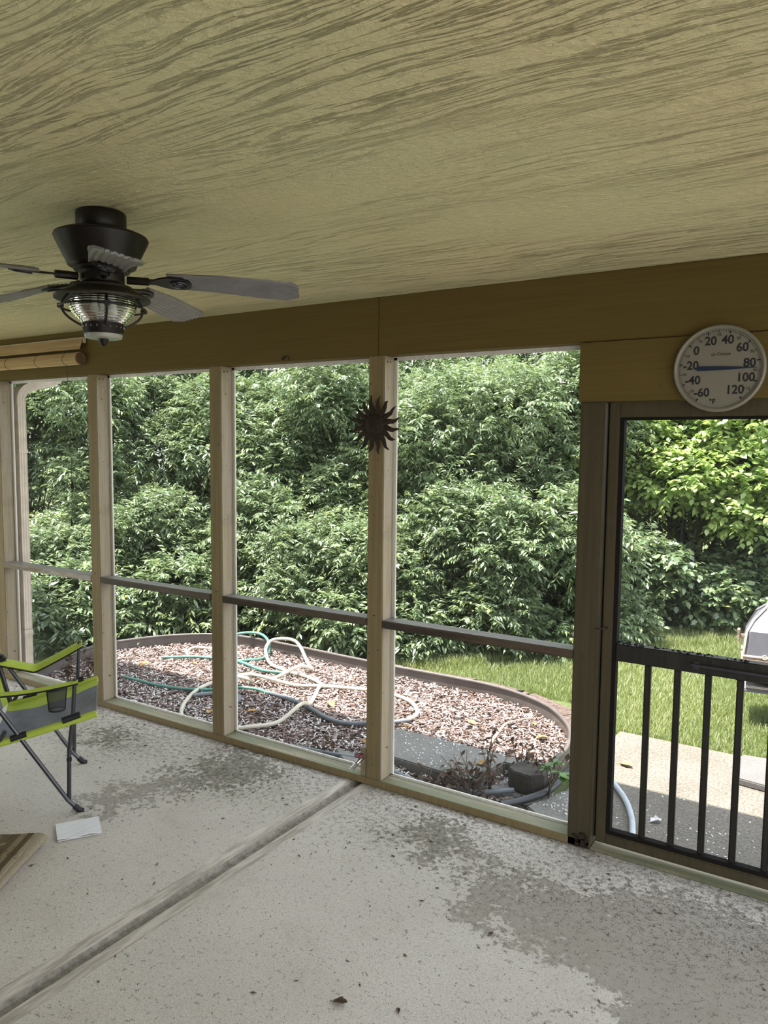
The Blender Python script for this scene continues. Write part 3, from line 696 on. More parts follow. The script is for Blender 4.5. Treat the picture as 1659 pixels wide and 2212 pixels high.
m = MB(); m.lathe([(0, 1.40), (.010, 1.404), (.012, 1.42), (.006, 1.445), (.003, 1.452), (0, 1.452)], (-4.338, -.03, 0), 10); m.tube([(-4.338, -.03, 1.41), (-4.346, -.03, 1.39), (-4.34, -.03, 1.355)], .0022, 5); m.build('cord_knob', 'rusty_iron', pc)
m = MB(); m.lathe([(0, 1.165), (.006, 1.168), (.005, 1.20), (.002, 1.21), (0, 1.21)], (-4.352, -.03, 0), 8); m.build('cord_weight', 'rusty_iron', pc)

# hook on the header
m = MB(); m.tube(spline([(-2.60, -.001, 2.150), (-2.602, -.014, 2.140), (-2.594, -.018, 2.132), (-2.580, -.018, 2.146), (-2.566, -.018, 2.152), (-2.556, -.018, 2.143), (-2.560, -.014, 2.131)], 6), .0028, 6)
m.lathe([(0, 0), (.007, 0), (.005, .003), (0, .003)], (0, 0, 0), 10, M=Matrix.Translation((-2.60, -.0003, 2.150)) @ Matrix.Rotation(PI / 2, 4, 'X')); tag(m.build('screw_hook', 'rusty_iron'), 'small rusty screw hook in the header board, left of the sun ornament', 'hook')

# sun ornament
SX, SZ, SY = -2.018, 1.797, -.030
sun = thing('sun_ornament', 'dark rusty metal sun with a face and pointed rays, hung on a post', 'wall ornament', (SX, -.001, SZ))
m = MB(); Mx = Matrix.Translation((SX, SY, SZ)) @ Matrix.Rotation(PI / 2, 4, 'X')
m.lathe([(0, -.006), (.054, -.006), (.057, 0), (.053, .008), (.040, .017), (.02, .022), (0, .0235)], (0, 0, 0), 40, M=Mx); face = m.build('face', 'rusty_iron', sun)
m = MB()
m.lathe([(0, 0), (.007, .002), (.005, .010), (0, .012)], (0, 0, 0), 12, M=Mx @ Matrix.Translation((0, -.004, .019)))
m.tube([Mx @ Vector(p) for p in ((0, .016, .021), (0, .004, .027), (0, -.004, .031))], [.003, .005, .006], 8)
for sx in (-1, 1):
    m.tube([Mx @ Vector((sx * (.02 + .009 * math.cos(a_)), .013 + .005 * math.sin(a_), .0165)) for a_ in np.linspace(0, 2 * PI, 14, endpoint=False)], .0018, 5, closed=True)
    m.tube([Mx @ Vector(p) for p in ((sx * .008, .022, .021), (sx * .019, .027, .0175), (sx * .031, .022, .015))], .0022, 6)
m.tube([Mx @ Vector(p) for p in ((-.018, -.019, .0175), (-.008, -.023, .019), (0, -.0215, .020), (.008, -.023, .019), (.018, -.019, .0175))], .0026, 6)
m.build('facial_features', 'rusty_iron', face)
for k in range(16):
    a_ = math.radians(11.25 + 22.5 * k); e = Vector((math.cos(a_), math.sin(a_))); s_ = Vector((-e.y, e.x))
    m = MB(); top = []; bot = []
    for i, (r, hw) in enumerate(((.050, .013), (.068, .0135), (.086, .011), (.105, .0095), (.122, .006), (.138 + .006 * math.sin(k * 2.1), .0009))):
        wob = .0045 * math.sin(i * 1.5 + k * .9) * (r - .05) / .05
        c_ = e * r + s_ * wob
        top.append([Mx @ Vector((*(c_ - s_ * hw), .0)), Mx @ Vector((*c_, .006 * (1 - i / 6))), Mx @ Vector((*(c_ + s_ * hw), .0))])
    m.grid(top, .003); m.build('ray', 'rusty_iron', sun)
m = MB(); m.tube([(SX, -.0008, SZ + .03), (SX, SY + .004, SZ + .03)], .004, 8); m.build('hanger', 'rusty_iron', sun)

# thermometer
TX, TZ, TR = -.507, 1.996, .160
th_ = thing('dial_thermometer', 'large round white dial thermometer with blue needle above the screen door', 'thermometer', (TX, -.009, TZ))
MT = Matrix.Translation((TX, -.0095, TZ)) @ Matrix.Rotation(PI / 2, 4, 'X')     # local z points into the porch
m = MB(); m.lathe([(0, 0), (TR - .006, 0), (TR - .002, .004), (TR - .006, .012), (TR - .014, .0125), (0, .0125)], (0, 0, 0), 96, M=MT); m.build('dial', 'dial_white', th_)
m = MB(); m.lathe([(TR - .003, .000), (TR, .006), (TR - .002, .020), (TR - .007, .0235), (TR - .013, .020), (TR - .0145, .0127), (TR - .006, .0127)], (0, 0, 0), 96, close=True, M=MT); m.build('rim', 'dial_white', th_)
def dang(F_): return math.radians(90 - (F_ - 31) * 1.622)
m = MB()
for F_ in range(-60, 121, 2):
    a_ = dang(F_); big = F_ % 20 == 0; mid = F_ % 10 == 0
    r1 = TR - .019; r0 = r1 - (.012 if big else .008 if mid else .006); hw = .0026 if big else .0015 if mid else .0011
    m.box((r0, -hw, .0126), (r1, hw, .0130), 0, MT @ Matrix.Rotation(a_, 4, 'Z'))
m.build('scale_ticks', 'ink', th_, smooth=False)
def glyphs(name, items, parent):
    """flat lettering: items = (text, x, y, size, bold, shear)"""
    V = []; Fc = []
    for body, x, y, size, bold, shear, sx in items:
        cu = bpy.data.curves.new('t', 'FONT'); cu.body = body; cu.size = size; cu.align_x = 'CENTER'; cu.align_y = 'CENTER'; cu.offset = bold; cu.shear = shear; cu.extrude = .0002; cu.resolution_u = 4
        ob = bpy.data.objects.new('t', cu); C.objects.link(ob); bpy.context.view_layer.update()
        me = bpy.data.meshes.new_from_object(ob.evaluated_get(bpy.context.evaluated_depsgraph_get()))
        o = len(V); V += [MT @ Vector((x + v.co.x * sx, y + v.co.y, .0131 + v.co.z)) for v in me.vertices]; Fc += [tuple(i + o for i in p.vertices) for p in me.polygons]
        bpy.data.objects.remove(ob); bpy.data.curves.remove(cu); bpy.data.meshes.remove(me)
    q = MB(); q.v = [tuple(v) for v in V]; q.f = Fc; return q.build(name, 'ink', parent, smooth=False)
its = []
for F_ in range(-60, 121, 20):
    a_ = dang(F_); r = TR - .055 - (.006 if F_ in (100, 120, -40, -20) else 0)
    its.append((str(F_), r * math.cos(a_), r * math.sin(a_) - (0.004 if F_ == 80 else 0), .044, .0011, 0, .95))
for it in its: glyphs('numeral', [it], th_)
its = []
for F_ in (-50, -30, -10, 10, 30, 50, 70, 90, 110):
    a_ = dang(F_); r = TR - .037; its.append(('32' if F_ == 30 else str(F_), r * math.cos(a_), r * math.sin(a_), .0145, .0001, 0, 1))
for it in its: glyphs('small_numeral', [it], th_)
glyphs('maker_lettering', [('La Crosse', .004, .052, .017, .0001, .25, .95)], th_); glyphs('unit_lettering', [('\u00b0F', -.018, -.122, .026, .0008, 0, 1)], th_)
m = MB(); na = math.radians(-.8); MN = MT @ Matrix.Rotation(na, 4, 'Z')
m.prism([(-.078, -.004), (-.074, -.0085), (.0, -.0075), (.128, -.0008), (.130, 0), (.128, .0008), (0, .0075), (-.074, .0085), (-.078, .004)], .0155, .0172, MN)
m.lathe([(.004, .0126), (.004, .0155)], (0, 0, 0), 12, M=MT); m.build('needle', 'needle_blue', th_)

# ================================================================== CAMP CHAIR
CO = Vector((-3.008, -.963, 0)); cs = Vector((-.79152, .61115, 0)); cf = Vector((.61115, .79152, 0)); CW = .571
def cp(u, s_, z): return CO + cf * u + cs * s_ + Vector((0, 0, z))
chair = thing('camp_chair', 'lime green and grey folding camp chair facing the garden screens', 'folding chair', tuple(cp(-.2, CW / 2, 0)))
for s_, side in ((0, 'near'), (CW, 'far')):
    m = MB(); m.tube(spline([cp(-.018, s_, .012), cp(-.060, s_, .062), cp(-.085, s_, .102), cp(-.33, s_, .511), cp(-.395, s_, .62), cp(-.44, s_, .70)], 5), .0095, 10); lg = m.build('diagonal_leg', 'gunmetal', chair)
    m = MB(); m.tube([cp(-.034, s_, .031), cp(-.012, s_, .006), cp(.008, s_, .0035)], [.0135, .014, .010], 10); m.build('foot_cap', 'black_trim', lg)
    m = MB(); m.tube([cp(-.056, s_ + .006, .058), cp(-.05, s_ + .006, .30), cp(-.03, s_ + .004, .46), cp(-.018, s_ + .004, .628 if s_ == 0 else .662)], .0095, 10); m.build('front_upright', 'gunmetal', chair)
    m = MB(); m.tube(spline([cp(-.545, s_, .008), cp(-.50, s_, .06), cp(-.34, s_, .365), cp(-.31, s_, .42)], 5), .0095, 10); lg = m.build('rear_leg', 'gunmetal', chair)
    m = MB(); m.tube([cp(-.525, s_, .030), cp(-.545, s_, .010), cp(-.56, s_, .0035)], [.0135, .014, .010], 10); m.build('foot_cap', 'black_trim', lg)
    m = MB(); m.tube([cp(-.35, s_, .37), cp(-.405, s_, .60), cp(-.50, s_, .97)], .0095, 10); m.build('back_upright', 'gunmetal', chair)
    # joints
    for pa, pb, r_ in ((cp(-.075, s_, .437), cp(.0, s_, .459), .0155), (cp(-.29, s_, .378), cp(-.225, s_, .395), .015), (cp(-.41, s_, .58), cp(-.375, s_, .61), .02)):
        m = MB(); m.tube([pa, pb], r_, 10); m.build('joint_bracket', 'black_trim', chair)
    m = MB(); m.box((-.062, -.012, .245), (-.040, .014, .262), .003, Matrix.Translation(CO + cs * s_) @ Matrix(((cf.x, cs.x, 0, 0), (cf.y, cs.y, 0, 0), (0, 0, 1, 0), (0, 0, 0, 1))))
    m.build('leg_clip', 'black_trim', chair)
    # armrest strap
    zt = .612 if s_ == 0 else .648; m = MB(); rows = []
    for i in range(25):
        q = i / 24; u = -.40 + q * .395
        z = (.585 + (zt - .585) * q - (.012 if s_ == 0 else .055) * math.sin(q * PI) * (1 if q < .45 else 1.0))
        if s_ > 0: z = .585 - .05 * min(1, q / .42) if q < .42 else .535 + (zt - .535) * ((q - .42) / .58) ** 1.1
        hw = .030 if s_ > 0 else .019; tw = .35 if s_ > 0 else .0
        rows.append([cp(u, s_ + j * hw * math.cos(tw), z + j * hw * math.sin(tw) + .006 * (1 - j * j)) for j in (-1, -.5, 0, .5, 1)])
    m.grid(rows, .005); ar = m.build('armrest', 'lime_fabric', chair)
    m = MB()
    for j in (0, 4): m.tube([r[j] - Vector((0, 0, .003)) for r in rows], .0042, 6)
    m.build('armrest_piping', 'black_trim', ar)
# seat sling: lime edge bands, grey centre
def seatz(u): return .36 + (u + .33) * .235 if u > -.33 else .36
def seat_rows(ulist, slist):
    R_ = []
    for u in ulist:
        row = []
        for s_ in slist:
            q = s_ / CW; sag = -.045 * math.sin(max(0, min(1, q)) * PI) * math.sin(max(.0, min(1, (u + .36) / .44)) * PI) ** .7
            row.append(cp(u, s_, seatz(u) + sag + .004 * math.sin(u * 40 + q * 9) * math.sin(q * PI)))
        R_.append(row)
    return R_
us = list(np.linspace(-.36, .07, 22))
m = MB(); m.grid(seat_rows(us, list(np.linspace(.014, CW - .11, 18))), .004); st = m.build('seat', 'grey_fabric', chair)
m = MB(); m.grid(seat_rows(us, list(np.linspace(CW - .11, CW - .0, 6))), .0045); m.build('seat_band', 'lime_fabric', st)
for s_ in (0.006, CW - .004):
    m = MB(); m.tube([cp(.07, s_, seatz(.07)), cp(-.07, s_, seatz(-.07)), cp(-.23, s_, seatz(-.23)), cp(-.36, s_, seatz(-.36) - .003)], .0165, 12); m.build('side_rail_sleeve', 'lime_fabric', st)
for u in (.012, .022):
    m = MB(); m.tube([p + Vector((0, 0, .001)) for p in seat_rows([u], list(np.linspace(.03, CW - .01, 20)))[0]], .0009, 5); m.build('stitching', 'paper_white', st)
# back panel
rows = []
for i in range(16):
    q = i / 15
    rows.append([cp(-.36 - .14 * q - .035 * math.sin(j * PI) , .01 + j * (CW - .02), .37 + .58 * q) for j in np.linspace(0, 1, 15)])
m = MB(); m.grid([r[2:13] for r in rows], .004); bk = m.build('backrest', 'grey_fabric', chair)
for sl_ in (slice(0, 3), slice(12, 15)):
    m = MB(); m.grid([r[sl_] for r in rows], .005); m.build('backrest_band', 'lime_fabric', bk)
for j in (0, 14):
    m = MB(); m.tube([r[j] for r in rows], .004, 6); m.build('backrest_piping', 'black_trim', bk)
# cup holder hung in the near armrest
cc = cp(-.098, .03, 0)
m = MB(); m.tube([cc + cf * .045 * math.cos(a_) + cs * .042 * math.sin(a_) + Vector((0, 0, .585 + .006 * math.cos(a_))) for a_ in np.linspace(0, 2 * PI, 28, endpoint=False)], .0045, 7, closed=True); ch_ = m.build('cup_holder', 'black_trim', chair)
m = MB(); m.lathe([(.042, .583), (.034, .490), (.030, .484)], (cc.x, cc.y, 0), 24)
m.f = [q for q in m.f if len(q) == 4]; m.build('cup_mesh', 'cup_mesh', ch_)
m = MB(); m.tube([cc + cf * .034 * math.cos(a_) + cs * .034 * math.sin(a_) + Vector((0, 0, .484)) for a_ in np.linspace(0, 2 * PI, 24, endpoint=False)], .0035, 6, closed=True)
for sg in (-1, 1): m.tube([cc + cf * .043 * sg + Vector((0, 0, .585)), cc + cf * .034 * sg + Vector((0, 0, .486))], .003, 6)
m.build('cup_wire', 'black_trim', ch_)

# ================================================================== RUG, PAPER, FLOOR LITTER
RO = Vector((-2.893, -1.232, 0)); re = Vector((.52, -.854, 0)); ri = Vector((-.854, -.52, 0))
rug = thing('area_rug', 'worn olive brown patterned area rug with a folded edge', 'rug', (RO.x, RO.y, 0))
rug_l = math.atan2(re.y, re.x)
# build the rug in its own frame so the pattern follows its edge
def rp(v, i, z): return RO + re * v + ri * i + Vector((0, 0, z))
m = MB(); rows = []
for v in np.linspace(0, 1.6, 26):
    row = []
    lift = .012 * math.exp(-v / .25)
    for i in np.linspace(0.022, 1.15, 30):
        z = .020 + lift * math.exp(-i / .2) + .003 * math.sin(v * 7 + i * 5) + .006 * math.exp(-((i - .05) / .05) ** 2)
        row.append(rp(v, i, z))
    rows.append(row)
m.grid([r[::-1] for r in rows], .008)
rt = m.build('top_layer', 'rug_pile', rug)
# give pattern coordinates: rotate mesh data into the rug frame
for o in (rt,):
    Mi = Matrix((( ri.x, re.x, 0, 0), (ri.y, re.y, 0, 0), (0, 0, 1, 0), (0, 0, 0, 1)))
    o.data.transform(Mi.inverted()); o.matrix_local = Mi
m = MB(); rows = []
for v in np.linspace(0.004, 1.6, 26):
    row = []
    for a_ in np.linspace(-PI / 2, PI / 2, 9):
        h = .0125 + .013 * math.exp(-v / .22); row.append(rp(v, .022 - h * 1.5 * math.cos(a_), .0025 + h * (1 + math.sin(a_)) * .9))
    row = [rp(v, .09, .0022)] + row + [rp(v, .03, row[-1].z)]
    rows.append(row)
m.grid(rows, .003); m.build('folded_edge', 'rug_back', rug)
m = MB(); rows = [[rp(v, i, .008) for i in np.linspace(.07, 1.15, 6)][::-1] for v in np.linspace(.003, 1.6, 6)]; m.grid(rows, .006); m.build('under_layer', 'rug_back', rug)

q = [Vector((-2.983, -1.119, 0)), Vector((-2.852, -1.200, 0)), Vector((-2.755, -1.050, 0)), Vector((-2.888, -.966, 0))]
def bil(a_, b_): return q[0].lerp(q[1], a_).lerp(q[3].lerp(q[2], a_), b_)
m = MB(); rows = [[bil(a_, b_) + Vector((0, 0, .010 + .003 * math.cos(b_ * 9) * a_ + .004 * a_ * a_)) for a_ in np.linspace(0, 1, 10)] for b_ in np.linspace(0, 1, 14)]
m.grid(rows[::1], .005); m.f = m.f
pp = thing('folded_paper', 'folded white sheet of paper lying flat on the floor near the chair', 'paper', tuple(q[0].lerp(q[2], .5)))
m.build('upper_sheet', 'paper_white', pp)
m = MB(); rows = [[bil(a_, b_) + Vector((0, 0, .0048)) for a_ in np.linspace(.02, .98, 6)] for b_ in np.linspace(.02, .98, 6)]; m.grid(rows, .004); m.build('lower_sheet', 'paper_white', pp)

def crumpled_leaf(x, y, z, size, mat, name, label, cat, seed, rot=0, group=None):
    rr = random.Random(seed); m = MB(); rows = []
    for i in range(7):
        q_ = i / 6; hw = size * .33 * math.sin(PI * min(.98, q_ * .92 + .06)) * (1 + .25 * math.sin(i * 2.3 + seed)) + .0004
        row = []
        for j in range(5):
            s_ = j / 2 - 1; lx = (q_ - .5) * size; ly = s_ * hw
            row.append(Vector((lx * math.cos(rot) - ly * math.sin(rot), lx * math.sin(rot) + ly * math.cos(rot), .003 + abs(s_) * hw * rr.uniform(.3, .9) + size * .12 * q_ * q_)) + Vector((x, y, z)))
        rows.append(row)
    m.grid([r for r in rows], .0009); tip = rows[0][2]
    m.tube([tip, tip - Vector((math.cos(rot), math.sin(rot), 0)) * size * .25], .0012, 5)
    return tag(m.build(name, mat), label, cat, group)
crumpled_leaf(-1.288, -1.308, 0, .045, 'dead_leaf', 'dry_leaf', 'curled dark dry leaf alone on the floor near the joint', 'leaf', 1, .3)
crumpled_leaf(-1.043, -.751, 0, .022, 'dead_leaf', 'leaf_scrap', 'small dark leaf scrap on the floor amid worn paint', 'leaf scrap', 2, 1.3)
crumpled_leaf(-1.123, -1.239, 0, .018, 'dead_leaf', 'leaf_scrap', 'tiny brown leaf scrap near the bottom of the view, right of the curled dry leaf', 'leaf scrap', 4, 2.2)
rr = random.Random(11); m = MB()
for i in range(420):
    x = rr.uniform(-5.4, .3); y = -abs(rr.gauss(0, .45)) - .01
    if rr.random() < .35: y = rr.uniform(-2.2, -.02)
    if abs(x - JX) < .09: continue
    g = rr.uniform(.0015, .0045); a_ = rr.uniform(0, PI); e = Vector((math.cos(a_), math.sin(a_), 0)); L_ = g * rr.uniform(1, 3.5)
    m.tube([Vector((x, y, g * .8)) - e * L_, Vector((x, y, g * .8)), Vector((x, y, g * .8)) + e * L_], [.0004, g * .8, .0004], 5)
tag(m.build('floor_grit', 'twig_dark'), 'dark grit and plant crumbs scattered over the porch floor', 'grit', kind='stuff')

# ================================================================== OUTSIDE: downspout, tap
ds = thing('downspout', 'ribbed tan metal downspout with elbow, outside the post at the porch end', 'downspout', (-5.225, .15, -.1))
def dprof(sx=.044, sy=.030):
    P = []
    for a_ in range(10): P.append((-sx + 2 * sx * a_ / 10, -sy + (.003 if a_ % 2 else 0)))
    for a_ in range(6): P.append((sx - (.003 if a_ % 2 else 0), -sy + 2 * sy * a_ / 6))
    for a_ in range(10): P.append((sx - 2 * sx * a_ / 10, sy - (.003 if a_ % 2 else 0)))
    for a_ in range(6): P.append((-sx + (.003 if a_ % 2 else 0), sy - 2 * sy * a_ / 6))
    return P
DPX, DPY = -5.195, .155
def sweep(m, pts, sc=1.0):
    P = dprof(); n = len(P); rings = []
    for i, p in enumerate(pts):
        tg = (Vector(pts[min(i + 1, len(pts) - 1)]) - Vector(pts[max(i - 1, 0)])).normalized(); ex = Vector((1, 0, 0)); ey = tg.cross(ex).normalized()
        rings += [Vector(p) + ex * a_ * sc + ey * b_ * sc for a_, b_ in P]
    fs = [(i * n + k, i * n + (k + 1) % n, (i + 1) * n + (k + 1) % n, (i + 1) * n + k) for i in range(len(pts) - 1) for k in range(n)]
    m.add(rings, fs)
m = MB(); sweep(m, [(DPX, DPY, -.10), (DPX, DPY, .34)]); sweep(m, [(DPX, DPY, .335), (DPX, DPY, 2.0)], 1.0); m.build('pipe', 'aluminium_tan', ds, angle=25)
m = MB(); sweep(m, spline([(DPX, DPY, 1.96), (DPX, DPY, 2.02), (DPX, DPY + .035, 2.075), (DPX, DPY + .12, 2.11), (DPX, DPY + .23, 2.14), (DPX, DPY + .30, 2.175), (DPX, DPY + .325, 2.24), (DPX, DPY + .325, 2.379)], 7), 1.06); m.build('elbow', 'aluminium_tan', ds, angle=25)
for z in (.30, 1.62):
    m = MB(); m.box((DPX - .047, DPY - .033, z), (DPX + .047, DPY + .033, z + .03), .001); m.build('strap', 'aluminium_tan', ds)
# garden tap on the inside of the sun post
tp = thing('garden_tap', 'small brass garden tap with red handle on a wood block at the sun post foot', 'tap', (-2.10, .0, .0375))
m = MB(); m.box((-2.112, .004, .0379), (-2.0765, .086, .183), .003); m.build('mount_block', 'post_wood', tp)
m = MB(); m.tube([(-2.094, .004, .135), (-2.094, -.03, .132), (-2.10, -.045, .12)], .011, 10); m.tube([(-2.10, -.042, .122), (-2.118, -.046, .098), (-2.128, -.048, .084)], [.012, .012, .010], 10)
for k in range(4): m.tube([(-2.112 - .005 * k, -.0445 - .001 * k, .106 - .0065 * k), (-2.115 - .005 * k, -.045 - .001 * k, .102 - .0065 * k)], .0125, 10)
m.build('spout', 'chrome', tp)
m = MB(); m.tube([(-2.094, -.03, .136), (-2.094, -.03, .156)], .004, 8)
m.tube([(-2.094 + .022 * math.cos(a_) * (1 + .12 * math.cos(6 * a_)), -.03 + .022 * math.sin(a_) * (1 + .12 * math.cos(6 * a_)), .157) for a_ in np.linspace(0, 2 * PI, 36, endpoint=False)], .004, 6, closed=True)
for a_ in np.linspace(0, 2 * PI, 4, endpoint=False): m.tube([(-2.094, -.03, .157), (-2.094 + .02 * math.cos(a_), -.03 + .02 * math.sin(a_), .157)], .003, 5)
m.build('handle', 'faucet_red', tp)

# ================================================================== GROUND
GZ = -.12
m = MB(); m.grid([[(x, y, GZ - .004) for x in np.linspace(-40, 30, 15)] for y in np.linspace(.16, 45, 12)])
struct('lawn_ground', m, 'lawn_soil', 'green lawn ground spreading beyond the porch', 'lawn ground', origin=(0, 5, GZ), smooth=False)
m = MB(); m.grid([[(x, y, GZ - .004) for x in (-25, XL - .05)] for y in (-16, .16)]); struct('side_lawn', m, 'lawn_soil', 'lawn beyond the far open end of the porch', 'lawn ground', origin=(-12, -6, GZ), smooth=False)
m = MB(); m.grid([[(x, y, GZ - .004) for x in (XR + .1, 20)] for y in (-16, .16)])  # pale ground added out of view to bounce light onto the ceiling
struct('bounce_ground', m, 'bounce_pale', 'added unseen pale ground past the screen door, reflecting light into the porch', 'bounce_ground', origin=(-12, -6, GZ), smooth=False)
m = MB(); m.box((-1.285, .17, -.25), (3.5, 1.73, -.10), .006); struct('patio', m, 'patio_concrete', 'concrete patio slab outside the screen door, littered with bits', 'patio', origin=(0, 1, -.1))
EDGE = [(-5.194, .215), (-5.348, .538), (-5.449, .912), (-5.433, 1.109), (-5.296, 1.419), (-5.126, 1.639), (-4.942, 1.787), (-4.742, 1.868), (-4.461, 1.895), (-4.087, 1.890), (-3.776, 1.880), (-3.321, 1.862), (-3.065, 1.858), (-2.624, 1.862), (-2.284, 1.855), (-2.019, 1.80), (-1.759, 1.670), (-1.579, 1.487), (-1.458, 1.283), (-1.395, 1.03), (-1.40, .86)]
EP = spline([(x, y, 0) for x, y in EDGE], 5)
bed = [(p.x, p.y) for p in EP] + [(-1.40, .17), (-5.18, .17)]
m = MB(); m.prism(bed, GZ - .02, -.105); struct('bed_soil', m, 'soil', 'dark soil of the curved garden bed under the mulch', 'garden bed', origin=(-3.4, 1, -.1))
# black edging: wall with a rolled bead on top
ed = thing('garden_edging', 'long dark plastic edging with rounded bead curving around the garden bed', 'garden edging', (-3.4, 1.8, -.12))
def offs(pts, d):
    out = []
    for i, p in enumerate(pts):
        tg = (pts[min(i + 1, len(pts) - 1)] - pts[max(i - 1, 0)]).normalized(); out.append(p + Vector((-tg.y, tg.x, 0)) * d)
    return out
m = MB(); o1 = offs(EP, .004); rows = [[Vector((p.x, p.y, z)) for z in (-.125, -.09, -.05, -.012)] for p in o1]; m.grid(rows, .006); m.build('edging_wall', 'edging_plastic', ed)
m = MB(); m.tube([Vector((p.x, p.y, -.006)) for p in offs(EP, .002)], .0125, 10); m.build('edging_bead', 'edging_plastic', ed)
for i, k in enumerate((58, 66, 72)):
    p = EP[k]; tg = (EP[k + 1] - EP[k - 1]).normalized(); nn = Vector((-tg.y, tg.x, 0))
    if nn.y < 0: nn = -nn
    m = MB(); A_ = p + nn * .012; m.add([A_ + Vector((0, 0, -.11)), A_ + tg * .03 + Vector((0, 0, -.11)), A_ + nn * .16 + tg * .1 + Vector((0, 0, -.055)), A_ + Vector((0, 0, -.03)), A_ + tg * .03 + Vector((0, 0, -.03)), A_ + nn * .165 + tg * .105 + Vector((0, 0, -.045))], [(0, 2, 1), (3, 4, 5), (0, 1, 4, 3), (1, 2, 5, 4), (2, 0, 3, 5)]); m.build('stake_tab', 'black_trim', ed, smooth=False)
# border stones outside the edging
dist = [0.0]
for a_, b_ in zip(EP, EP[1:]): dist.append(dist[-1] + (b_ - a_).length)
def at(s_):
    for i in range(len(dist) - 1):
        if dist[i + 1] >= s_:
            f_ = (s_ - dist[i]) / (dist[i + 1] - dist[i]); tg = (EP[i + 1] - EP[i]).normalized(); return EP[i].lerp(EP[i + 1], f_), Vector((-tg.y, tg.x, 0))
    tg = (EP[-1] - EP[-2]).normalized(); return EP[-1], Vector((-tg.y, tg.x, 0))
s_ = 1.9; k = 0; sgn = None
while s_ < dist[-1] - .5:
    L_ = .40; inn = []; out = []
    for i in range(5):
        p, n_ = at(s_ + (L_ - .012) * i / 4)
        if (p + n_ * .1 - Vector((-3.4, .9, 0))).length < (p - Vector((-3.4, .9, 0))).length: n_ = -n_
        inn.append(p + n_ * .022); out.append(p + n_ * (.24 + .012 * math.sin(k * 2.1 + i)))
    m = MB(); m.prism([(p.x, p.y) for p in inn] + [(p.x, p.y) for p in out[::-1]], -.17, -.070 + .004 * math.sin(k * 1.7))
    tag(m.build('border_stone', 'border_red', smooth=False), 'flat reddish border stone laid against the outside of the dark edging', 'border stone', 'border stones around the garden bed'); s_ += L_; k += 1

# mulch chips (uncountable)
rng = np.random.default_rng(4)
def inside(P, poly):
    x, y = P[:, 0], P[:, 1]; c_ = np.zeros(len(P), bool); n = len(poly)
    for i in range(n):
        x1, y1 = poly[i]; x2, y2 = poly[(i + 1) % n]
        k_ = ((y1 > y) != (y2 > y)) & (x < (x2 - x1) * (y - y1) / (y2 - y1 + 1e-12) + x1); c_ ^= k_
    return c_
def rotmats(n, tilt):
    yaw = rng.uniform(0, 2 * PI, n); tx = rng.normal(0, tilt, n); ty = rng.normal(0, tilt, n)
    d = np.stack([np.cos(yaw), np.sin(yaw), np.sin(tx)], 1); d /= np.linalg.norm(d, axis=1)[:, None]
    up = np.stack([np.sin(ty), np.sin(tx) * .3, np.ones(n)], 1); s_ = np.cross(up, d); s_ /= np.linalg.norm(s_, axis=1)[:, None]
    return d, s_, np.cross(d, s_)
def chips(P, L_, W_, T_, tilt, tint, name, mat):
    n = len(P); d, s_, u = rotmats(n, tilt); V = np.zeros((n, 8, 3))
    for i, (a_, b_, c_) in enumerate(((-1, -1, -1), (1, -.7, -1), (1, .8, -1), (-1, 1, -1), (-1, -.9, 1), (1, -.6, 1), (1, .7, 1), (-1, .9, 1))):
        V[:, i] = P + d * (L_ * a_)[:, None] + s_ * (W_ * b_)[:, None] + u * (T_ * c_)[:, None]
    fq = np.array([(0, 3, 2, 1), (4, 5, 6, 7), (0, 1, 5, 4), (1, 2, 6, 5), (2, 3, 7, 6), (3, 0, 4, 7)])
    Q = (np.arange(n)[:, None, None] * 8 + fq[None]).reshape(-1, 4)
    return np_mesh(name, V.reshape(-1, 3), Q, np.repeat(tint, 8), mat)
n = 30000; P = np.stack([rng.uniform(-5.5, -1.35, n), rng.uniform(.17, 1.95, n), -.104 + rng.uniform(0, .030, n)], 1)
keep = inside(P, bed) & ~((P[:, 0] > -2.42) & (P[:, 0] < -1.45) & (P[:, 1] > .42) & (P[:, 1] < .80) & (rng.random(n) < .97)); P = P[keep]
n = len(P); ti = np.clip(rng.normal(.52, .30, n), 0, 1)
me = chips(P, rng.uniform(.008, .024, n), rng.uniform(.0025, .007, n), rng.uniform(.001, .0025, n), .28, ti, 'mulch', 'mulch_chip')
tag(link('mulch', me, None, (0, 0, 0)), 'loose brown and pale wood chip mulch filling the garden bed', 'mulch', kind='stuff')
# pale seed fluff lying on bed, slabs and patio
n = 6500; P = np.stack([rng.uniform(-5.1, -1.0, n), .17 + np.abs(rng.normal(0, .42, n)), np.full(n, -.076)], 1)
P2 = np.stack([rng.uniform(-1.25, .6, 480), .18 + np.abs(rng.normal(0, .35, 480)), np.full(480, -.0985)], 1)
clump = np.sin(P[:, 0] * 9 + 3 * np.sin(P[:, 1] * 7)) + np.sin(P[:, 1] * 11 + P[:, 0] * 4); P = P[(clump + rng.normal(0, .7, n) > .1) & (P[:, 1] < 1.5) & ((P[:, 0] < -1.4))]
P3 = np.stack([rng.uniform(-2.40, -1.67, 170), rng.uniform(.44, .81, 170), np.full(170, -.0335)], 1)
P4 = np.stack([rng.uniform(-1.34, -1.08, 90), rng.uniform(.38, .60, 90), np.full(90, -.0635)], 1)
P = np.concatenate([P, P2, P3, P4]); n = len(P)
me = chips(P, rng.uniform(.002, .008, n), rng.uniform(.0015, .0045, n), rng.uniform(.0006, .0016, n), .5, np.ones(n), 'seed_fluff', 'lint')
tag(link('seed_fluff', me, None, (0, 0, 0)), 'white seed fluff and lint specks drifted over the shaded bed and patio', 'seed fluff', kind='stuff')

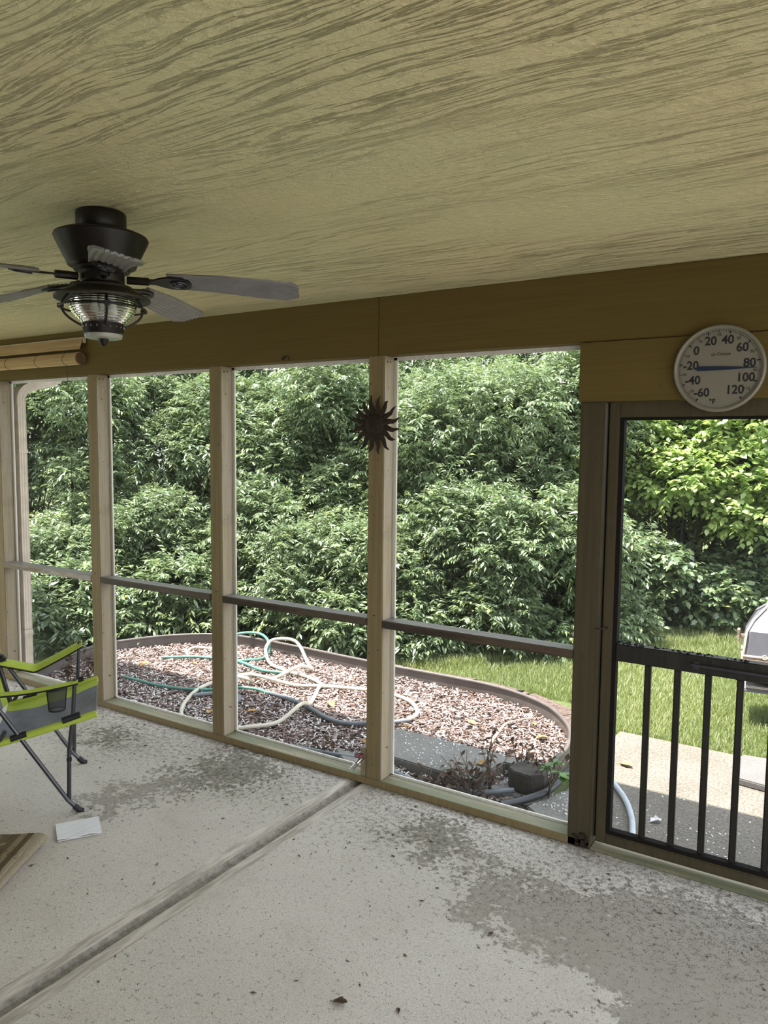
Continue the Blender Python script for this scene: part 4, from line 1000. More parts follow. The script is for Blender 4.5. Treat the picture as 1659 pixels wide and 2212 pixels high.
# stone slabs, block, pipe
def slab(poly, z0, z1, mat, name, label, cat):
    bm = bmesh.new(); vs_ = [bm.verts.new((x, y, z0)) for x, y in poly]; f_ = bm.faces.new(vs_); r = bmesh.ops.extrude_face_region(bm, geom=[f_])
    for v in r['geom']:
        if isinstance(v, bmesh.types.BMVert): v.co.z = z1
    bmesh.ops.recalc_face_normals(bm, faces=bm.faces); bmesh.ops.bevel(bm, geom=list(bm.edges), offset=.006, segments=2, affect='EDGES')
    bm.verts.index_update(); m = MB(); m.add([v.co for v in bm.verts], [tuple(v.index for v in f.verts) for f in bm.faces]); bm.free(); return tag(m.build(name, mat), label, cat)
slab([(-2.42, .455), (-1.66, .405), (-1.64, .72), (-1.50, .73), (-1.49, .82), (-2.40, .83)], -.12, -.035, 'grey_paver', 'stepping_slab', 'wide grey concrete slab half buried in the bed behind the sun post', 'slab')
slab([(-2.56, .40), (-2.30, .19), (-2.02, .22), (-2.24, .42)], -.12, -.055, 'grey_paver', 'stone_paver', 'small grey paver behind the garden tap', 'paver')
slab([(-1.36, .36), (-1.20, .24), (-1.06, .36), (-1.10, .74), (-1.27, .62)], -.12, -.065, 'grey_paver', 'stone_paver', 'angled grey paver at the foot of the door post, under the weed', 'paver')
slab([(-1.63, .46), (-1.46, .36), (-1.34, .42), (-1.33, .68), (-1.58, .72)], -.12, -.085, 'grey_paver', 'stone_paver', 'flat grey stone under the dark block', 'paver')
slab([(-1.545, .555), (-1.50, .515), (-1.405, .505), (-1.345, .555), (-1.355, .65), (-1.43, .70), (-1.53, .65)], -.084, .022, 'dark_block', 'concrete_block', 'dark faceted concrete block standing beside the black pipe', 'block')
slab([(-.56, 1.66), (-.54, 1.29), (-.20, 1.24), (-.20, 1.70)], -.0995, -.062, 'pale_paver', 'patio_paver', 'pale grey square paver lying on the sunlit patio', 'paver')
m = MB(); pts = spline([(-1.462, .270, -.050), (-1.40, .37, -.055), (-1.325, .50, -.045), (-1.30, .62, -.035), (-1.31, .80, -.04), (-1.29, .95, -.06)], 8)
o_ = []; m.tube(pts, .019, 12, caps=False); m.tube(pts, .016, 12, caps=False); m.f = m.f
tag(m.build('drain_pipe', 'pipe_black'), 'thick black drain pipe lying against the dark block, open end to the sill', 'pipe')

# hoses
def hose(pts, r, mat, label, z=-.078, name='garden_hose'):
    P = [(x, y, (zz if zz is not None else z) + r) for x, y, zz in [(p + (None,))[:3] for p in pts]]
    o = thing(name, label, 'hose', (P[0][0], P[0][1], z)); m = MB(); m.tube(spline(P, 7), r, 10); m.build('hose_tube', mat, o); return o
hg = hose([(-4.893, 1.167), (-4.653, 1.35), (-4.364, 1.431), (-4.258, 1.50), (-4.20, 1.66), (-4.30, 1.82, -.01), (-4.47, 1.90, .03), (-4.62, 1.82, .03), (-4.66, 1.62, .0), (-4.50, 1.50), (-4.20, 1.42), (-3.95, 1.36), (-3.75, 1.42)], .0125, 'hose_green', 'green garden hose looped against the dark edging at the far side of the bed')
hg2 = hose([(-4.72, .64), (-4.553, .646), (-4.352, .647), (-4.104, .70), (-3.953, .79), (-3.827, .93), (-3.70, .985), (-3.55, .965)], .0115, 'hose_green', 'green garden hose length half buried in the shaded mulch')
hgr = hose([(-3.55, .965), (-3.40, .95), (-3.171, .898), (-2.932, .80), (-2.773, .774), (-2.651, .85), (-2.513, .97), (-2.45, 1.05)], .0145, 'hose_grey', 'grey garden hose running on from the green length towards the sun post')
hw_ = hose([(-3.823, 1.10), (-3.90, 1.0, -.03), (-4.058, .90), (-4.01, .686), (-3.855, .433), (-3.704, .285), (-3.58, .225), (-3.331, .28), (-3.215, .396), (-3.125, .556), (-3.111, .773, -.02), (-3.174, .953), (-3.325, 1.24), (-3.378, 1.34), (-3.571, 1.42), (-3.837, 1.46), (-4.057, 1.55), (-4.23, 1.70, -.02), (-4.24, 1.82, .03), (-4.02, 1.84, .04), (-3.78, 1.70), (-3.66, 1.60), (-3.66, 1.44, -.015), (-3.753, 1.27), (-3.823, 1.17)], .0135, 'hose_beige', 'beige garden hose lying in wide loops over the mulch')
m = MB(); m.tube([(-3.823, 1.17, -.032), (-3.845, 1.135, -.03), (-3.90, 1.12, -.028)], [.015, .016, .012], 10); m.build('hose_nozzle', 'pipe_black', hw_)
hose([(-4.06, .95), (-3.9, 1.06, -.03), (-3.775, 1.09, -.02), (-3.527, 1.21), (-3.344, 1.30), (-3.047, 1.41), (-2.835, 1.44), (-2.62, 1.37), (-2.47, 1.20), (-2.461, 1.06)], .0135, 'hose_beige', 'beige garden hose length crossing straight over the bed to the sun post')
hose([(-4.66, 1.62), (-4.9, 1.55), (-4.85, 1.40), (-4.75, 1.33)], .012, 'hose_beige', 'short beige hose curve beside the far green loop')
hose([(-3.95, .62), (-3.86, .74), (-3.72, .80), (-3.62, .72), (-3.60, .52), (-3.44, .38), (-3.32, .32)], .0155, 'hose_grey', 'dark grey hose loop curling behind the middle post')
hose([(-3.15, .22), (-2.95, .25), (-2.75, .30), (-2.55, .33), (-2.40, .36), (-2.2, .36), (-2.0, .30), (-1.75, .33), (-1.62, .36), (-1.48, .48)], .0145, 'hose_grey', 'dark grey hose lying along the sill behind the tap and slab')
hose([(-1.115, .93, -.099), (-1.063, .87, -.099), (-.974, .73, -.099), (-.904, .57, -.099), (-.86, .42, -.099), (-.82, .25, -.099)], .0145, 'hose_blue_grey', 'pale blue grey hose on the patio behind the door bars', z=-.099)
# stick
m = MB(); m.tube(spline([(-1.848, 1.0, -.065), (-1.872, 1.16, -.058), (-1.885, 1.30, -.050), (-1.868, 1.42, -.058), (-1.80, 1.55, -.065)], 5), [.011 - .0004 * i for i in range(21)], 8)
tag(m.build('fallen_stick', 'twig_pale'), 'pale curved stick lying on sunlit mulch near the edging bend', 'stick')

# ------------------------------------------------------------------ dry plants
def dead_plant(x, y, h, seed, label, nst=6, leafy=10, mat='twig_dark', spread=.10):
    rr = random.Random(seed); root = thing('dead_plant', label, 'dead plant', (x, y, -.10)); tips = []; m = MB()
    for k in range(nst):
        a_ = rr.uniform(0, 2 * PI); sp_ = rr.uniform(.2, 1) * spread; hh = h * rr.uniform(.55, 1)
        pts = [Vector((x + sp_ * q_ ** 1.4 * math.cos(a_) + rr.gauss(0, .006), y + sp_ * q_ ** 1.4 * math.sin(a_) + rr.gauss(0, .006), -.105 + hh * q_)) for q_ in (0, .25, .5, .75, 1)]
        m.tube(pts, [.0035, .003, .0026, .002, .0012], 6); tips += pts[2:]
    m.build('stems', mat, root)
    m = MB()
    for k in range(leafy):
        p = rr.choice(tips) + Vector((rr.gauss(0, .012), rr.gauss(0, .012), rr.gauss(0, .012))); L_ = rr.uniform(.025, .055); a_ = rr.uniform(0, 2 * PI); e = Vector((math.cos(a_), math.sin(a_), -rr.uniform(.2, 1.4))).normalized(); sd = e.cross(Vector((0, 0, 1))).normalized() * L_ * .35; nn = e.cross(sd).normalized() * L_ * .15
        m.grid([[p, p + nn * .1, p], [p + e * L_ * .45 - sd, p + e * L_ * .45 + nn, p + e * L_ * .45 + sd], [p + e * L_, p + e * L_ - nn * .3, p + e * L_ + nn * .1]], .0008)
    m.build('withered_leaves', 'dead_leaf', root)
dead_plant(-1.685, .60, .36, 21, 'tall thin dead stalks rising from the grey slab', 4, 5, spread=.05)
dead_plant(-1.66, .34, .22, 22, 'tangled dead brown plant between the sill and the dark block', 24, 46, spread=.18)
dead_plant(-1.60, .46, .28, 41, 'upright dead twigs with a few shrivelled leaves just left of the dark block', 9, 22, spread=.10)
dead_plant(-1.79, .36, .15, 42, 'sprawling dead vine on the front edge of the grey slab', 12, 30, spread=.2)
dead_plant(-1.86, .28, .14, 23, 'low clump of withered brown leaves behind the sill right of the sun post', 12, 50, spread=.18)
dead_plant(-1.53, .70, .33, 24, 'dead plant with curled dark leaves behind the dark block', 5, 26, spread=.08)
dead_plant(-1.34, .60, .30, 25, 'withered brown stalks leaning over the black pipe', 6, 16, spread=.13)
dead_plant(-4.52, .36, .22, 26, 'dry bushy dead plant in the mulch right of the chair-side post', 12, 16, spread=.15)
dead_plant(-4.72, .34, .34, 27, 'dark seedhead dead plant seen between chair and chair-side post', 5, 46, spread=.05)
dead_plant(-5.02, .38, .22, 28, 'dark seedhead dead plant behind the chair armrest', 5, 40, spread=.06)
dead_plant(-2.62, .36, .13, 29, 'thin dead twigs in shaded mulch left of the garden tap', 6, 8, spread=.14)
# small living weed
wd = thing('green_weed', 'small green leafy weed growing beside the dark block', 'weed', (-1.30, .50, -.06)); m = MB(); lv = MB(); rr = random.Random(8)
for k in range(4):
    a_ = rr.uniform(0, 2 * PI); tip = Vector((-1.30 + .07 * math.cos(a_), .48 + .06 * math.sin(a_), .06 + rr.uniform(0, .05))); m.tube([(-1.30, .50, -.066), (-1.30 + .02 * math.cos(a_), .49 + .02 * math.sin(a_), .0), tip], [.003, .0025, .0018], 6)
    for j in range(5):
        b_ = rr.uniform(0, 2 * PI); e = Vector((math.cos(b_), math.sin(b_), rr.uniform(-.5, .25))).normalized(); sd = e.cross(Vector((0, 0, 1))).normalized(); L_ = rr.uniform(.045, .075); nn = sd.cross(e)
        lv.grid([[tip, tip, tip], [tip + e * L_ * .4 - sd * L_ * .28, tip + e * L_ * .4 - nn * L_ * .06, tip + e * L_ * .4 + sd * L_ * .28], [tip + e * L_ * .75 - sd * L_ * .16, tip + e * L_ * .75 - nn * L_ * .05, tip + e * L_ * .75 + sd * L_ * .16], [tip + e * L_, tip + e * L_, tip + e * L_]], .0006)
m.build('stems', 'twig_dark', wd)
o = lv.build('leaves', 'weed_green', wd); at_ = o.data.attributes.new('tint', 'FLOAT', 'POINT'); at_.data.foreach_set('value', np.repeat(rng.uniform(.2, .8, len(o.data.vertices) // 24 + 1), 24)[:len(o.data.vertices)].astype(np.float32))
# fallen tan leaves on the mulch
LL = [(-4.55, 1.20), (-4.40, 1.32), (-3.05, 1.02), (-2.36, .86), (-3.62, .45), (-4.20, 1.15), (-3.0, 1.5), (-2.1, 1.25), (-1.62, 1.25), (-1.75, 1.45), (-1.72, .62), (-4.85, .95), (-2.5, .60), (-3.4, .62)]
WH = ['by the far green hose', 'between the green hose strands', 'beside the grey hose', 'on the edge of the grey slab', 'behind the middle post', 'left of the beige loops', 'near the edging behind the sun post', 'in the middle of the sunlit mulch', 'inside the edging bend', 'next to the pale stick', 'on the slab among dead stalks', 'at the far end of the bed near the downspout', 'left of the slab in shade', 'between the grey hoses']
for i, ((x, y), wh) in enumerate(zip(LL, WH)):
    crumpled_leaf(x, y, -.073 if not (i in (3, 10)) else -.0345, .05 + .02 * (i % 3), 'dry_leaf_tan', 'fallen_leaf', 'orange tan fallen leaf ' + wh, 'leaf', 30 + i, i * 1.3, 'fallen leaves on the garden bed')
crumpled_leaf(-1.10, 1.20, -.0995, .08, 'dry_leaf_tan', 'fallen_leaf', 'yellow fallen leaf on the sunlit patio behind the first door bar', 'leaf', 61, -.4)
crumpled_leaf(-.80, .62, -.0995, .06, 'paper_white', 'fallen_leaf', 'bleached white leaf on the shaded patio between the first two door bars', 'leaf', 62, .8)

# ------------------------------------------------------------------ grill
gr_ = thing('outdoor_grill', 'grey lidded outdoor grill on a stand at the lawn beyond the door bars', 'grill', (-.25, 2.62, GZ))
gx = Vector((.9915, .1300, 0)); gy = Vector((-.1300, .9915, 0)); G0 = Vector((-.665, 2.30, 0))
MG = Matrix(((gx.x, gy.x, 0, G0.x), (gx.y, gy.y, 0, G0.y), (0, 0, 1, 0), (0, 0, 0, 1)))
GW = .62
def gpt(x, y, z): return MG @ Vector((x, y, z))
m = MB()
def gins(z): return .10 * max(0, z - .355) + .45 * max(0, z - .52) + .5 * max(0, z - .62)
prf = [(0.0, .355), (.0, .52), (.06, .585), (.10, .66), (.16, .685), (.26, .685), (.34, .62), (.38, .50), (.38, .355)]   # depth, height
rows = []
for x, ins, dz in ((0.004, .03, -.02), (.012, .010, -.006), (.03, 0, 0), (.09, -.0, 0), (GW - .09, 0, 0), (GW - .03, 0, 0), (GW - .004, .03, -.02)):
    sg = 1 if x < GW / 2 else -1
    rows.append([gpt(x + sg * gins(z), y + (ins if y < .19 else -ins), z + (dz if z > .36 else 0)) for y, z in prf])
m.grid(rows, .006)
for r in (rows[0], rows[-1]): m.add(r, [tuple(range(len(r)))])
m.build('lid', 'grill_cover', gr_, angle=20)
m = MB(); m.tube([gpt(.004 + gins(z), y, z) for y, z in [(-.004, .358), (-.004, .52), (.056, .59), (.097, .667), (.16, .69)]], .007, 8); m.tube([gpt(.0, -.006, .358), gpt(GW, -.006, .358)], .008, 8)
m.tube([gpt(.13 + .014 * math.cos(a_), -.012, .362 + .014 * math.sin(a_)) for a_ in np.linspace(0, 2 * PI, 14, endpoint=False)], .003, 6, closed=True); m.build('lid_trim', 'aluminium_tan', gr_)
m = MB(); m.box((-.008, -.014, .318), (GW + .008, .39, .350), .012, MG); m.build('firebox_rim', 'grill_rust', gr_)
m = MB(); m.box((.05, .01, .19), (GW - .05, .37, .317), .02, MG); m.build('firebox', 'grill_body', gr_)
m = MB(); m.box((-.036, .20, .40), (-.018, .26, .485), .004, MG); m.box((-.02, .22, .43), (.02, .24, .45), .002, MG); m.build('side_handle', 'grill_rust', gr_)
m = MB(); m.box((.01, 0, .118), (GW - .01, .38, .140), .01, MG); tr_ = m.build('shelf_tray', 'grill_cover', gr_)
m = MB(); m.box((.03, -.004, .1405), (GW - .03, .36, .158), .006, MG); m.build('shelf_mat', 'grill_body', tr_)
for x in (.20, GW - .12):
    for y in (.06, .30): m = MB(); m.tube([gpt(x, y, GZ - .003), gpt(x, y, .2)], .014, 10); m.build('leg', 'grill_body', gr_)

# ================================================================== GRASS
n = 230000
P = np.stack([rng.uniform(-3.4, 1.2, n), rng.uniform(1.72, 6.4, n)], 1)
bush = np.where(P[:, 0] < -3.2, 2.5, 2.45 + (P[:, 0] + 3.2) * 1.22)
keep = (P[:, 1] < bush + .35) & ~((P[:, 0] > -1.29) & (P[:, 1] < 1.735)) & (P[:, 1] > np.where(P[:, 0] < -1.7, 2.13, np.where(P[:, 0] < -1.2, 2.13 - (P[:, 0] + 1.7) * 1.15, 1.735)))
P = P[keep]; bush = bush[keep]; n = len(P)
h = rng.uniform(.022, .058, n) * np.where(P[:, 1] > bush - .5, 1.6, 1.0); yaw = rng.uniform(0, 2 * PI, n); ln = rng.uniform(.15, .9, n)
d = np.stack([np.cos(yaw), np.sin(yaw), np.zeros(n)], 1); s_ = np.stack([-np.sin(yaw), np.cos(yaw), np.zeros(n)], 1)
B = np.concatenate([P, np.full((n, 1), GZ - .004)], 1); up = np.array([0, 0, 1.0]); wd_ = rng.uniform(.0012, .0025, n)[:, None]
Mid = B + up * (h * .6)[:, None] + d * (h * ln * .3)[:, None]; Tip = B + up * h[:, None] + d * (h * ln)[:, None]
V = np.stack([B - s_ * wd_, B + s_ * wd_, Mid + s_ * wd_ * .8, Mid - s_ * wd_ * .8, Tip + s_ * wd_ * .15, Tip - s_ * wd_ * .15], 1).reshape(-1, 3)
Q = (np.arange(n)[:, None, None] * 6 + np.array([(0, 1, 2, 3), (3, 2, 4, 5)])[None]).reshape(-1, 4)
patch = .5 + .18 * np.sin(P[:, 0] * 3.1 + np.sin(P[:, 1] * 2)) ; ti = np.clip(patch + rng.normal(0, .24, n), 0, 1)
tag(link('lawn_grass', np_mesh('lawn_grass', V, Q, np.repeat(ti, 6), 'grass_blade'), None, (0, 0, 0)), 'sunlit short green lawn grass between the patio and the shrubs', 'grass', kind='stuff')

# ================================================================== FOLIAGE
def leaf_cloud(rng, P, D, Lt, nl, LL_, WW_, droop, tintb, young, broad=False):
    """P twig bases, D twig directions, Lt twig lengths; nl leaves each"""
    n = len(P); t_ = (np.arange(nl) + .6) / nl
    t_ = np.tile(t_, (n, 1)) + rng.normal(0, .02, (n, nl))
    ax = D[:, None, :] + np.array([0, 0, -1.0]) * (2 * droop * t_)[:, :, None]; ax /= np.linalg.norm(ax, axis=2, keepdims=True)
    pos = P[:, None, :] + D[:, None, :] * (Lt[:, None] * t_)[:, :, None] + np.array([0, 0, -1.0]) * (droop * Lt[:, None] * t_ ** 2)[:, :, None]
    upv = np.array([0, 0, 1.0]) + rng.normal(0, .25, (n, 1, 3)); sd = np.cross(ax, upv); sd /= np.linalg.norm(sd, axis=2, keepdims=True) + 1e-9
    sg = np.where(np.arange(nl) % 2 == 0, 1.0, -1.0)[None, :, None]
    ph = rng.normal(.95, .22, (n, nl, 1))
    ld = ax * np.cos(ph) + sd * np.sin(ph) * sg + np.array([0, 0, -1.0]) * rng.uniform(.05, .55, (n, nl, 1)); ld /= np.linalg.norm(ld, axis=2, keepdims=True)
    N0 = np.array([0, 0, 1.0]) + rng.normal(0, .40, (n, nl, 3)); wv = np.cross(ld, N0); wv /= np.linalg.norm(wv, axis=2, keepdims=True) + 1e-9
    nv = np.cross(wv, ld)
    L_ = (LL_ * rng.uniform(.6, 1.15, (n, nl, 1))) * (1 - .35 * t_[:, :, None] ** 3); W_ = WW_ / LL_ * L_
    mid = pos + ld * L_ * (.45 if not broad else .42)
    A_ = pos; Bv = mid + wv * W_ * .5; Cv = pos + ld * L_ - np.array([0, 0, 1.0]) * L_ * .14; Dv = mid - wv * W_ * .5; E_ = mid - nv * W_ * .12
    if broad:
        f = pos + ld * L_ * .12
        V = np.stack([A_, f + wv * W_ * .38, pos + ld * L_ * .55 + wv * W_ * .46, Cv, pos + ld * L_ * .55 - wv * W_ * .46, f - wv * W_ * .38, mid - nv * W_ * .10], 2)
        fq = np.array([(0, 6, 2, 1), (6, 3, 3, 2), (0, 5, 4, 6), (6, 4, 3, 3)])
        fq = np.array([(0, 1, 2, 6), (0, 6, 4, 5)]); ft3 = np.array([(6, 2, 3), (6, 3, 4)]); nvx = 7
    else:
        V = np.stack([A_, Bv, Cv, Dv, E_], 2); fq = np.array([(0, 4, 2, 1), (0, 3, 2, 4)]); ft3 = None; nvx = 5
    k = n * nl; base = np.arange(k)[:, None, None] * nvx
    Q = (base + fq[None]).reshape(-1, 4)
    if ft3 is not None:
        T3 = (base + ft3[None]).reshape(-1, 3); mx_ = T3
        Q = np.concatenate([np.stack([Q[:, 0], Q[:, 1], Q[:, 2]], 1), np.stack([Q[:, 0], Q[:, 2], Q[:, 3]], 1), T3])
    ti = np.clip(rng.normal(.36, .16, (n, nl)) + tintb[:, None] + young[:, None] * np.clip((t_ - .45) * 1.3, 0, 1), 0, 1)
    return V.reshape(-1, 3), Q, np.repeat(ti.ravel(), nvx)
def unit(v): return v / np.linalg.norm(v, axis=-1, keepdims=True)
def shrub_meshes(seed, lobes, ntw, nl, LL_, WW_, lt, shoots=0, droop=.35, broad=False, mat='leaf_green', youngp=.10, stem_h=.3):
    rg = np.random.default_rng(seed); lobes = np.array(lobes, float); vol = lobes[:, 3] * lobes[:, 4] + lobes[:, 4] * lobes[:, 5]; pk = rg.choice(len(lobes), ntw, p=vol / vol.sum())
    dirs = unit(rg.normal(0, 1, (ntw, 3)) + np.array([0, 0, .22])); rad = rg.uniform(.55, 1.04, (ntw, 1)) ** .5
    lump = 1 + .17 * np.sin(dirs[:, :1] * 6 + seed) * np.sin(dirs[:, 2:] * 7 + dirs[:, 1:2] * 5)
    P = lobes[pk, :3] + dirs * lobes[pk, 3:6] * rad * lump
    ok = P[:, 2] > .06; P = P[ok]; dirs = dirs[ok]; m_ = len(P)
    D = unit(dirs * .75 + np.array([0, 0, .42]) + rg.normal(0, .38, (m_, 3)))
    V1, Q1, T1 = leaf_cloud(rg, P - D * lt * .4, D, rg.uniform(.7, 1.25, m_) * lt, nl, LL_, WW_, droop, rg.normal(0, .10, m_), (rg.random(m_) < youngp) * .75, broad)
    if shoots:
        pk = rg.choice(len(lobes), shoots); dr = unit(rg.normal(0, 1, (shoots, 3)) * np.array([1, 1, .35]) + np.array([0, 0, .75])); P = lobes[pk, :3] + dr * lobes[pk, 3:6] * .92
        D = unit(dr * .5 + np.array([0, 0, .7]) + rg.normal(0, .2, (shoots, 3)))
        V2, Q2, T2 = leaf_cloud(rg, P, D, rg.uniform(.35, .6, shoots), 16, LL_ * .85, WW_ * .85, .25, np.full(shoots, .05), np.full(shoots, .55), broad)
        Q1 = np.concatenate([Q1, Q2 + len(V1)]); V1 = np.concatenate([V1, V2]); T1 = np.concatenate([T1, T2])
    fm = np_mesh('foliage', V1, Q1, T1, mat)
    m = MB(); rr = random.Random(seed)
    for k in range(min(14, 4 + len(lobes))):
        lb = lobes[k % len(lobes)]; b = Vector((rr.gauss(0, .07), rr.gauss(0, .07), 0)); e = Vector((lb[0] + rr.gauss(0, lb[3] * .3), lb[1] + rr.gauss(0, lb[4] * .3), lb[2] + rr.uniform(-.2, .5) * lb[5]))
        pts = [b, b.lerp(e, .35) + Vector((0, 0, .12 * e.z)), b.lerp(e, .7) + Vector((0, 0, .10 * e.z)), e]; r0 = stem_h * .05 * rr.uniform(.6, 1)
        m.tube(spline(pts, 3), [r0 * (1 - .85 * i / 9) for i in range(10)], 6)
    sm = bpy.data.meshes.new('stems'); sm.from_pydata(m.v, [], m.f); sm.update(); sm.polygons.foreach_set('use_smooth', [True] * len(sm.polygons)); sm.materials.append(MAT['bark'])
    return fm, sm
def lob(seed, n, R_, H, r0, z0=.3):
    rr = random.Random(seed); out = []
    for i in range(n):
        a_ = rr.uniform(0, 2 * PI); d_ = R_ * math.sqrt(rr.random()) * .72; z = z0 + (H - z0 - r0 * .6) * rr.random() ** .8
        sh = 1 - .45 * max(0, (z - H * .5) / H); r = r0 * rr.uniform(.75, 1.2)
        out.append((d_ * math.cos(a_) * sh, d_ * math.sin(a_) * sh, z, r, r, r * rr.uniform(.7, .95)))
    return out
K = {}
K['mound_a'] = shrub_meshes(1, lob(1, 10, .75, 1.5, .36, .22), 2300, 13, .078, .026, .22, 18)
K['mound_b'] = shrub_meshes(2, lob(2, 9, .70, 1.35, .36, .20), 2200, 13, .074, .025, .20, 14, youngp=.2)
K['tall_a'] = shrub_meshes(3, lob(3, 19, 1.0, 2.9, .42, .35), 4000, 13, .078, .0255, .23, 40)
K['tall_b'] = shrub_meshes(4, lob(4, 18, 1.05, 2.7, .44, .35), 3900, 13, .082, .027, .24, 36, youngp=.14)
K['tree_a'] = shrub_meshes(5, lob(5, 22, 1.5, 4.6, .60, .9), 2900, 13, .10, .036, .30, 16, stem_h=.9)
K['tree_b'] = shrub_meshes(6, lob(6, 20, 1.5, 4.2, .60, .8), 2700, 13, .10, .036, .30, 16, stem_h=1.4)
K['tree_c'] = shrub_meshes(16, lob(16, 22, 1.5, 4.0, .62, .8), 3000, 13, .088, .034, .28, 20, mat='leaf_bright', youngp=.3, stem_h=1.4)
K['broad_tree'] = shrub_meshes(7, [(x_ + .12 * math.sin(z_ * 9 + x_ * 5), y_ + .15 * math.sin(x_ * 7 + z_ * 4), z_ + .12 * math.sin(x_ * 5), .40, .40, .30) for x_ in (-1.0, -.5, 0, .5, 1.0) for y_, z_ in ((-.80, 1.45), (-.45, 1.90), (-.1, 2.35), (.35, 2.8))] + [(.62, -.95, 1.12, .30, .28, .22), (-.75, -.85, 1.08, .26, .26, .2)], 5200, 7, .080, .062, .24, 14, .3, True, 'leaf_bright', .22, .4)
K['broad_low'] = shrub_meshes(8, lob(8, 8, .8, 1.1, .32, .2), 1300, 7, .085, .064, .20, 4, .3, True, 'leaf_green', .10)
K['skirt_a'] = shrub_meshes(9, [(0, 0, .34, .45, .45, .38), (.3, .1, .22, .36, .36, .26), (-.35, .05, .25, .36, .36, .28), (.05, -.25, .20, .36, .34, .24), (-.1, .2, .55, .35, .35, .3)], 900, 11, .095, .034, .22, 8)
K['skirt_b'] = shrub_meshes(10, [(0, 0, .26, .5, .42, .30), (.4, 0, .30, .34, .34, .32), (-.4, .05, .20, .36, .36, .24), (.1, .1, .5, .3, .3, .3)], 900, 11, .088, .034, .20, 6, youngp=.22)
used = {}
def plant(kind, x, y, rz, sc, label, cat='shrub', name='shrub', group=None):
    root = thing(name, label, cat, (x, y, GZ), group); root.rotation_euler = (0, 0, rz); root.scale = (sc, sc, sc)
    if kind not in used:
        a_ = bpy.data.objects.new('foliage', K[kind][0]); b_ = bpy.data.objects.new('stems', K[kind][1])
        a_['kind'] = 'stuff'; used[kind] = (a_, b_)
    else: a_, b_ = used[kind][0].copy(), used[kind][1].copy()
    for o in (a_, b_): C.objects.link(o); o.parent = root
    return root
SH = [
 ('mound_b', -6.95, 1.60, .3, 1.0, 'low shrub with drooping leaves directly behind the downspout'),
 ('mound_a', -6.40, 2.30, 2.1, .9, 'low dense shrub behind the mid rail left of the chair-side post'),
 ('tall_a', -7.5, 2.75, .9, 1.0, 'tall shrub filling the screen beside the downspout'),
 ('tall_b', -6.15, 3.5, 4.0, .95, 'tall shrub with upright shoots behind the chair-side post'),
 ('mound_a', -5.25, 3.15, 4.4, 1.0, 'mounded shrub at the edging behind the second screen from the chair'),
 ('mound_b', -4.15, 3.10, 1.2, 1.1, 'yellow-green tipped low shrub behind the far green hose loop'),
 ('mound_a', -4.62, 2.62, .8, .72, 'small shrub touching the border stones behind the middle post'),
 ('mound_b', -3.62, 2.88, 2.7, .85, 'small shrub at the border stones just left of the sun ornament post'),
 ('tall_a', -4.75, 3.95, 3.3, .97, 'tall leafy shrub behind the middle post'),
 ('tall_b', -3.55, 4.05, 1.7, .95, 'tall glossy shrub just left of the sun ornament post'),
 ('mound_a', -3.10, 3.35, 5.6, .98, 'rounded low shrub right of the sun ornament post, at the lawn edge'),
 ('mound_b', -2.42, 4.05, 3.9, 1.12, 'low shrub with pale drooping leaves near the lawn, left of the door post'),
 ('tall_a', -8.6, 2.3, 2.2, 1.1, 'tall shrub farthest along, behind the upper screen beside the downspout'),
 ('skirt_a', -6.12, 1.22, .5, 1.0, 'knee-high pale-leaved shrub at the downspout foot'),
 ('skirt_b', -6.15, 1.72, 2.5, 1.0, 'knee-high shrub at the near end of the edging, behind the chair armrest'),
 ('skirt_a', -5.80, 2.05, 4.1, .95, 'knee-high shrub behind the edging, just left of the chair-side post'),
 ('skirt_b', -5.28, 2.52, 1.3, 1.0, 'knee-high shrub behind the edging in the narrow bay right of the chair-side post'),
 ('skirt_a', -4.55, 2.52, 2.9, .85, 'knee-high shrub behind the green hose loop'),
 ('skirt_b', -3.98, 2.62, 5.2, .9, 'knee-high yellowish shrub behind the beige hose loops'),
 ('skirt_a', -3.42, 2.64, .2, .85, 'knee-high shrub behind the border stones at the sun ornament post'),
 ('skirt_b', -2.78, 3.12, 3.7, .9, 'knee-high shrub where lawn and border stones meet'),
 ('skirt_a', -2.05, 4.0, 1.9, .8, 'knee-high shrub at the lawn edge left of the door post'),
 ('tall_a', -3.05, 4.85, 5.4, 1.0, 'tall bushy shrub filling the bay between sun ornament and door post'),
 ('tall_b', -2.72, 5.55, 2.6, .95, 'tall shrub partly hidden behind the door post'),
]
for k, x, y, r, sc, lb in SH: plant(k, x, y, r, sc, lb)
plant('broad_tree', -1.85, 6.05, .15, 1.05, 'bright broad-leaved tree seen through the top of the screen door', 'tree', 'broadleaf_tree')
plant('broad_tree', -.55, 6.55, -.1, 1.0, 'broad-leaved tree at the outer edge of the screen door view, above the grill', 'tree', 'broadleaf_tree')
plant('tree_c', -1.45, 7.6, 1.0, 1.0, 'bright leafy tree standing behind the broad-leaved tree at the screen door', 'tree', 'background_tree')
plant('broad_low', -.70, 5.75, 2.2, 1.1, 'broad-leaved shrub directly behind the grill lid')
plant('broad_low', -1.80, 4.95, 1.1, .95, 'low broad-leaved shrub at the lawn edge seen through the screen door')
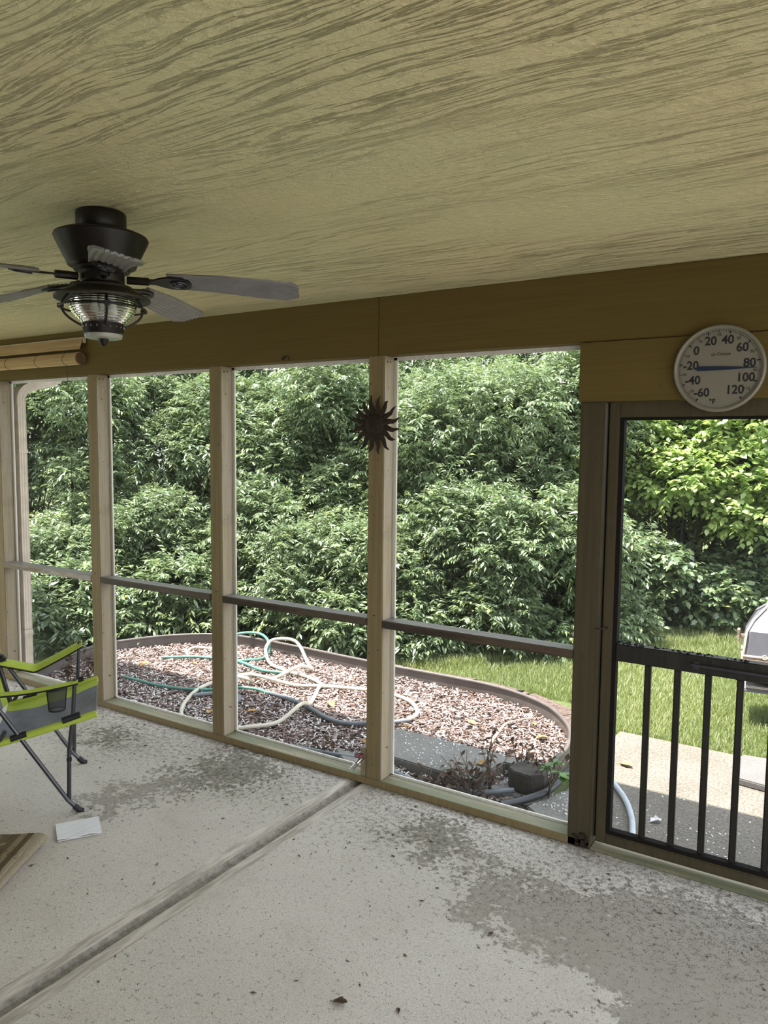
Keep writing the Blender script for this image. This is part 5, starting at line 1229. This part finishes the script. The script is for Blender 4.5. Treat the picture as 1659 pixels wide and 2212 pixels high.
plant('broad_low', -1.22, 5.55, 3.1, .95, 'low dark shrub between the door-side shrub and the grill, under the broad-leaved tree')
plant('broad_low', .35, 6.3, 5.0, 1.1, 'low shrub out past the grill at the lawn edge')
TR_ = [('tree_a', -9.2, 2.6, .2), ('tree_b', -8.0, 4.2, 1.9), ('tree_a', -6.9, 4.9, 3.0), ('tree_b', -5.6, 5.7, 4.4), ('tree_a', -4.3, 6.3, 5.3), ('tree_b', -3.0, 6.9, .7), ('tree_c', -1.9, 6.9, 2.2), ('tree_c', -.5, 7.8, 3.6), ('tree_a', .9, 8.2, 4.9)]
WT = ['beyond the porch corner', 'behind the downspout screen', 'behind the chair-side post', 'behind the third screen', 'behind the middle post', 'behind the sun ornament post', 'behind the bay beside the door post', 'behind the broad-leaved tree at the door', 'behind the grill']
for (k, x, y, r), wt_ in zip(TR_, WT): plant(k, x, y, r, 1.0, 'tall background tree ' + wt_, 'tree', 'background_tree')
plant('tree_a', -7.6, 7.4, 1.0, 1.25, 'large tree in the second row behind the chair-side post', 'tree', 'background_tree')
plant('tree_b', .6, 10.4, 1.0, 1.2, 'large tree in the second row behind the screen door', 'tree', 'background_tree')
for k, x, y in (('tree_a', -12.6, .9), ('tree_b', -12.8, -2.2), ('tree_a', -12.4, -5.4)): plant(k, x, y, x + y, 1.0, 'leafy tree on the lawn beyond the far open end of the porch', 'tree', 'side_tree', 'trees beyond the far porch end')
# dark old trunk seen through the leaves
tk = thing('old_tree', 'thick dark tree trunk seen through the leaves right of the chair-side post', 'tree', (-7.55, 3.95, GZ)); m = MB()
m.tube(spline([(-7.55, 3.95, GZ - .01), (-7.6, 3.95, 1.2), (-7.52, 3.9, 2.6), (-7.62, 3.95, 4.2)], 5), [.24 - .006 * i for i in range(16)], 14); m.tube(spline([(-7.54, 3.92, 2.2), (-7.1, 3.8, 2.9), (-6.8, 3.75, 3.9)], 4), [.13 - .01 * i for i in range(9)], 10); m.build('trunk', 'bark', tk)

for o in bpy.data.objects:
    if '_org' in o: del o['_org']
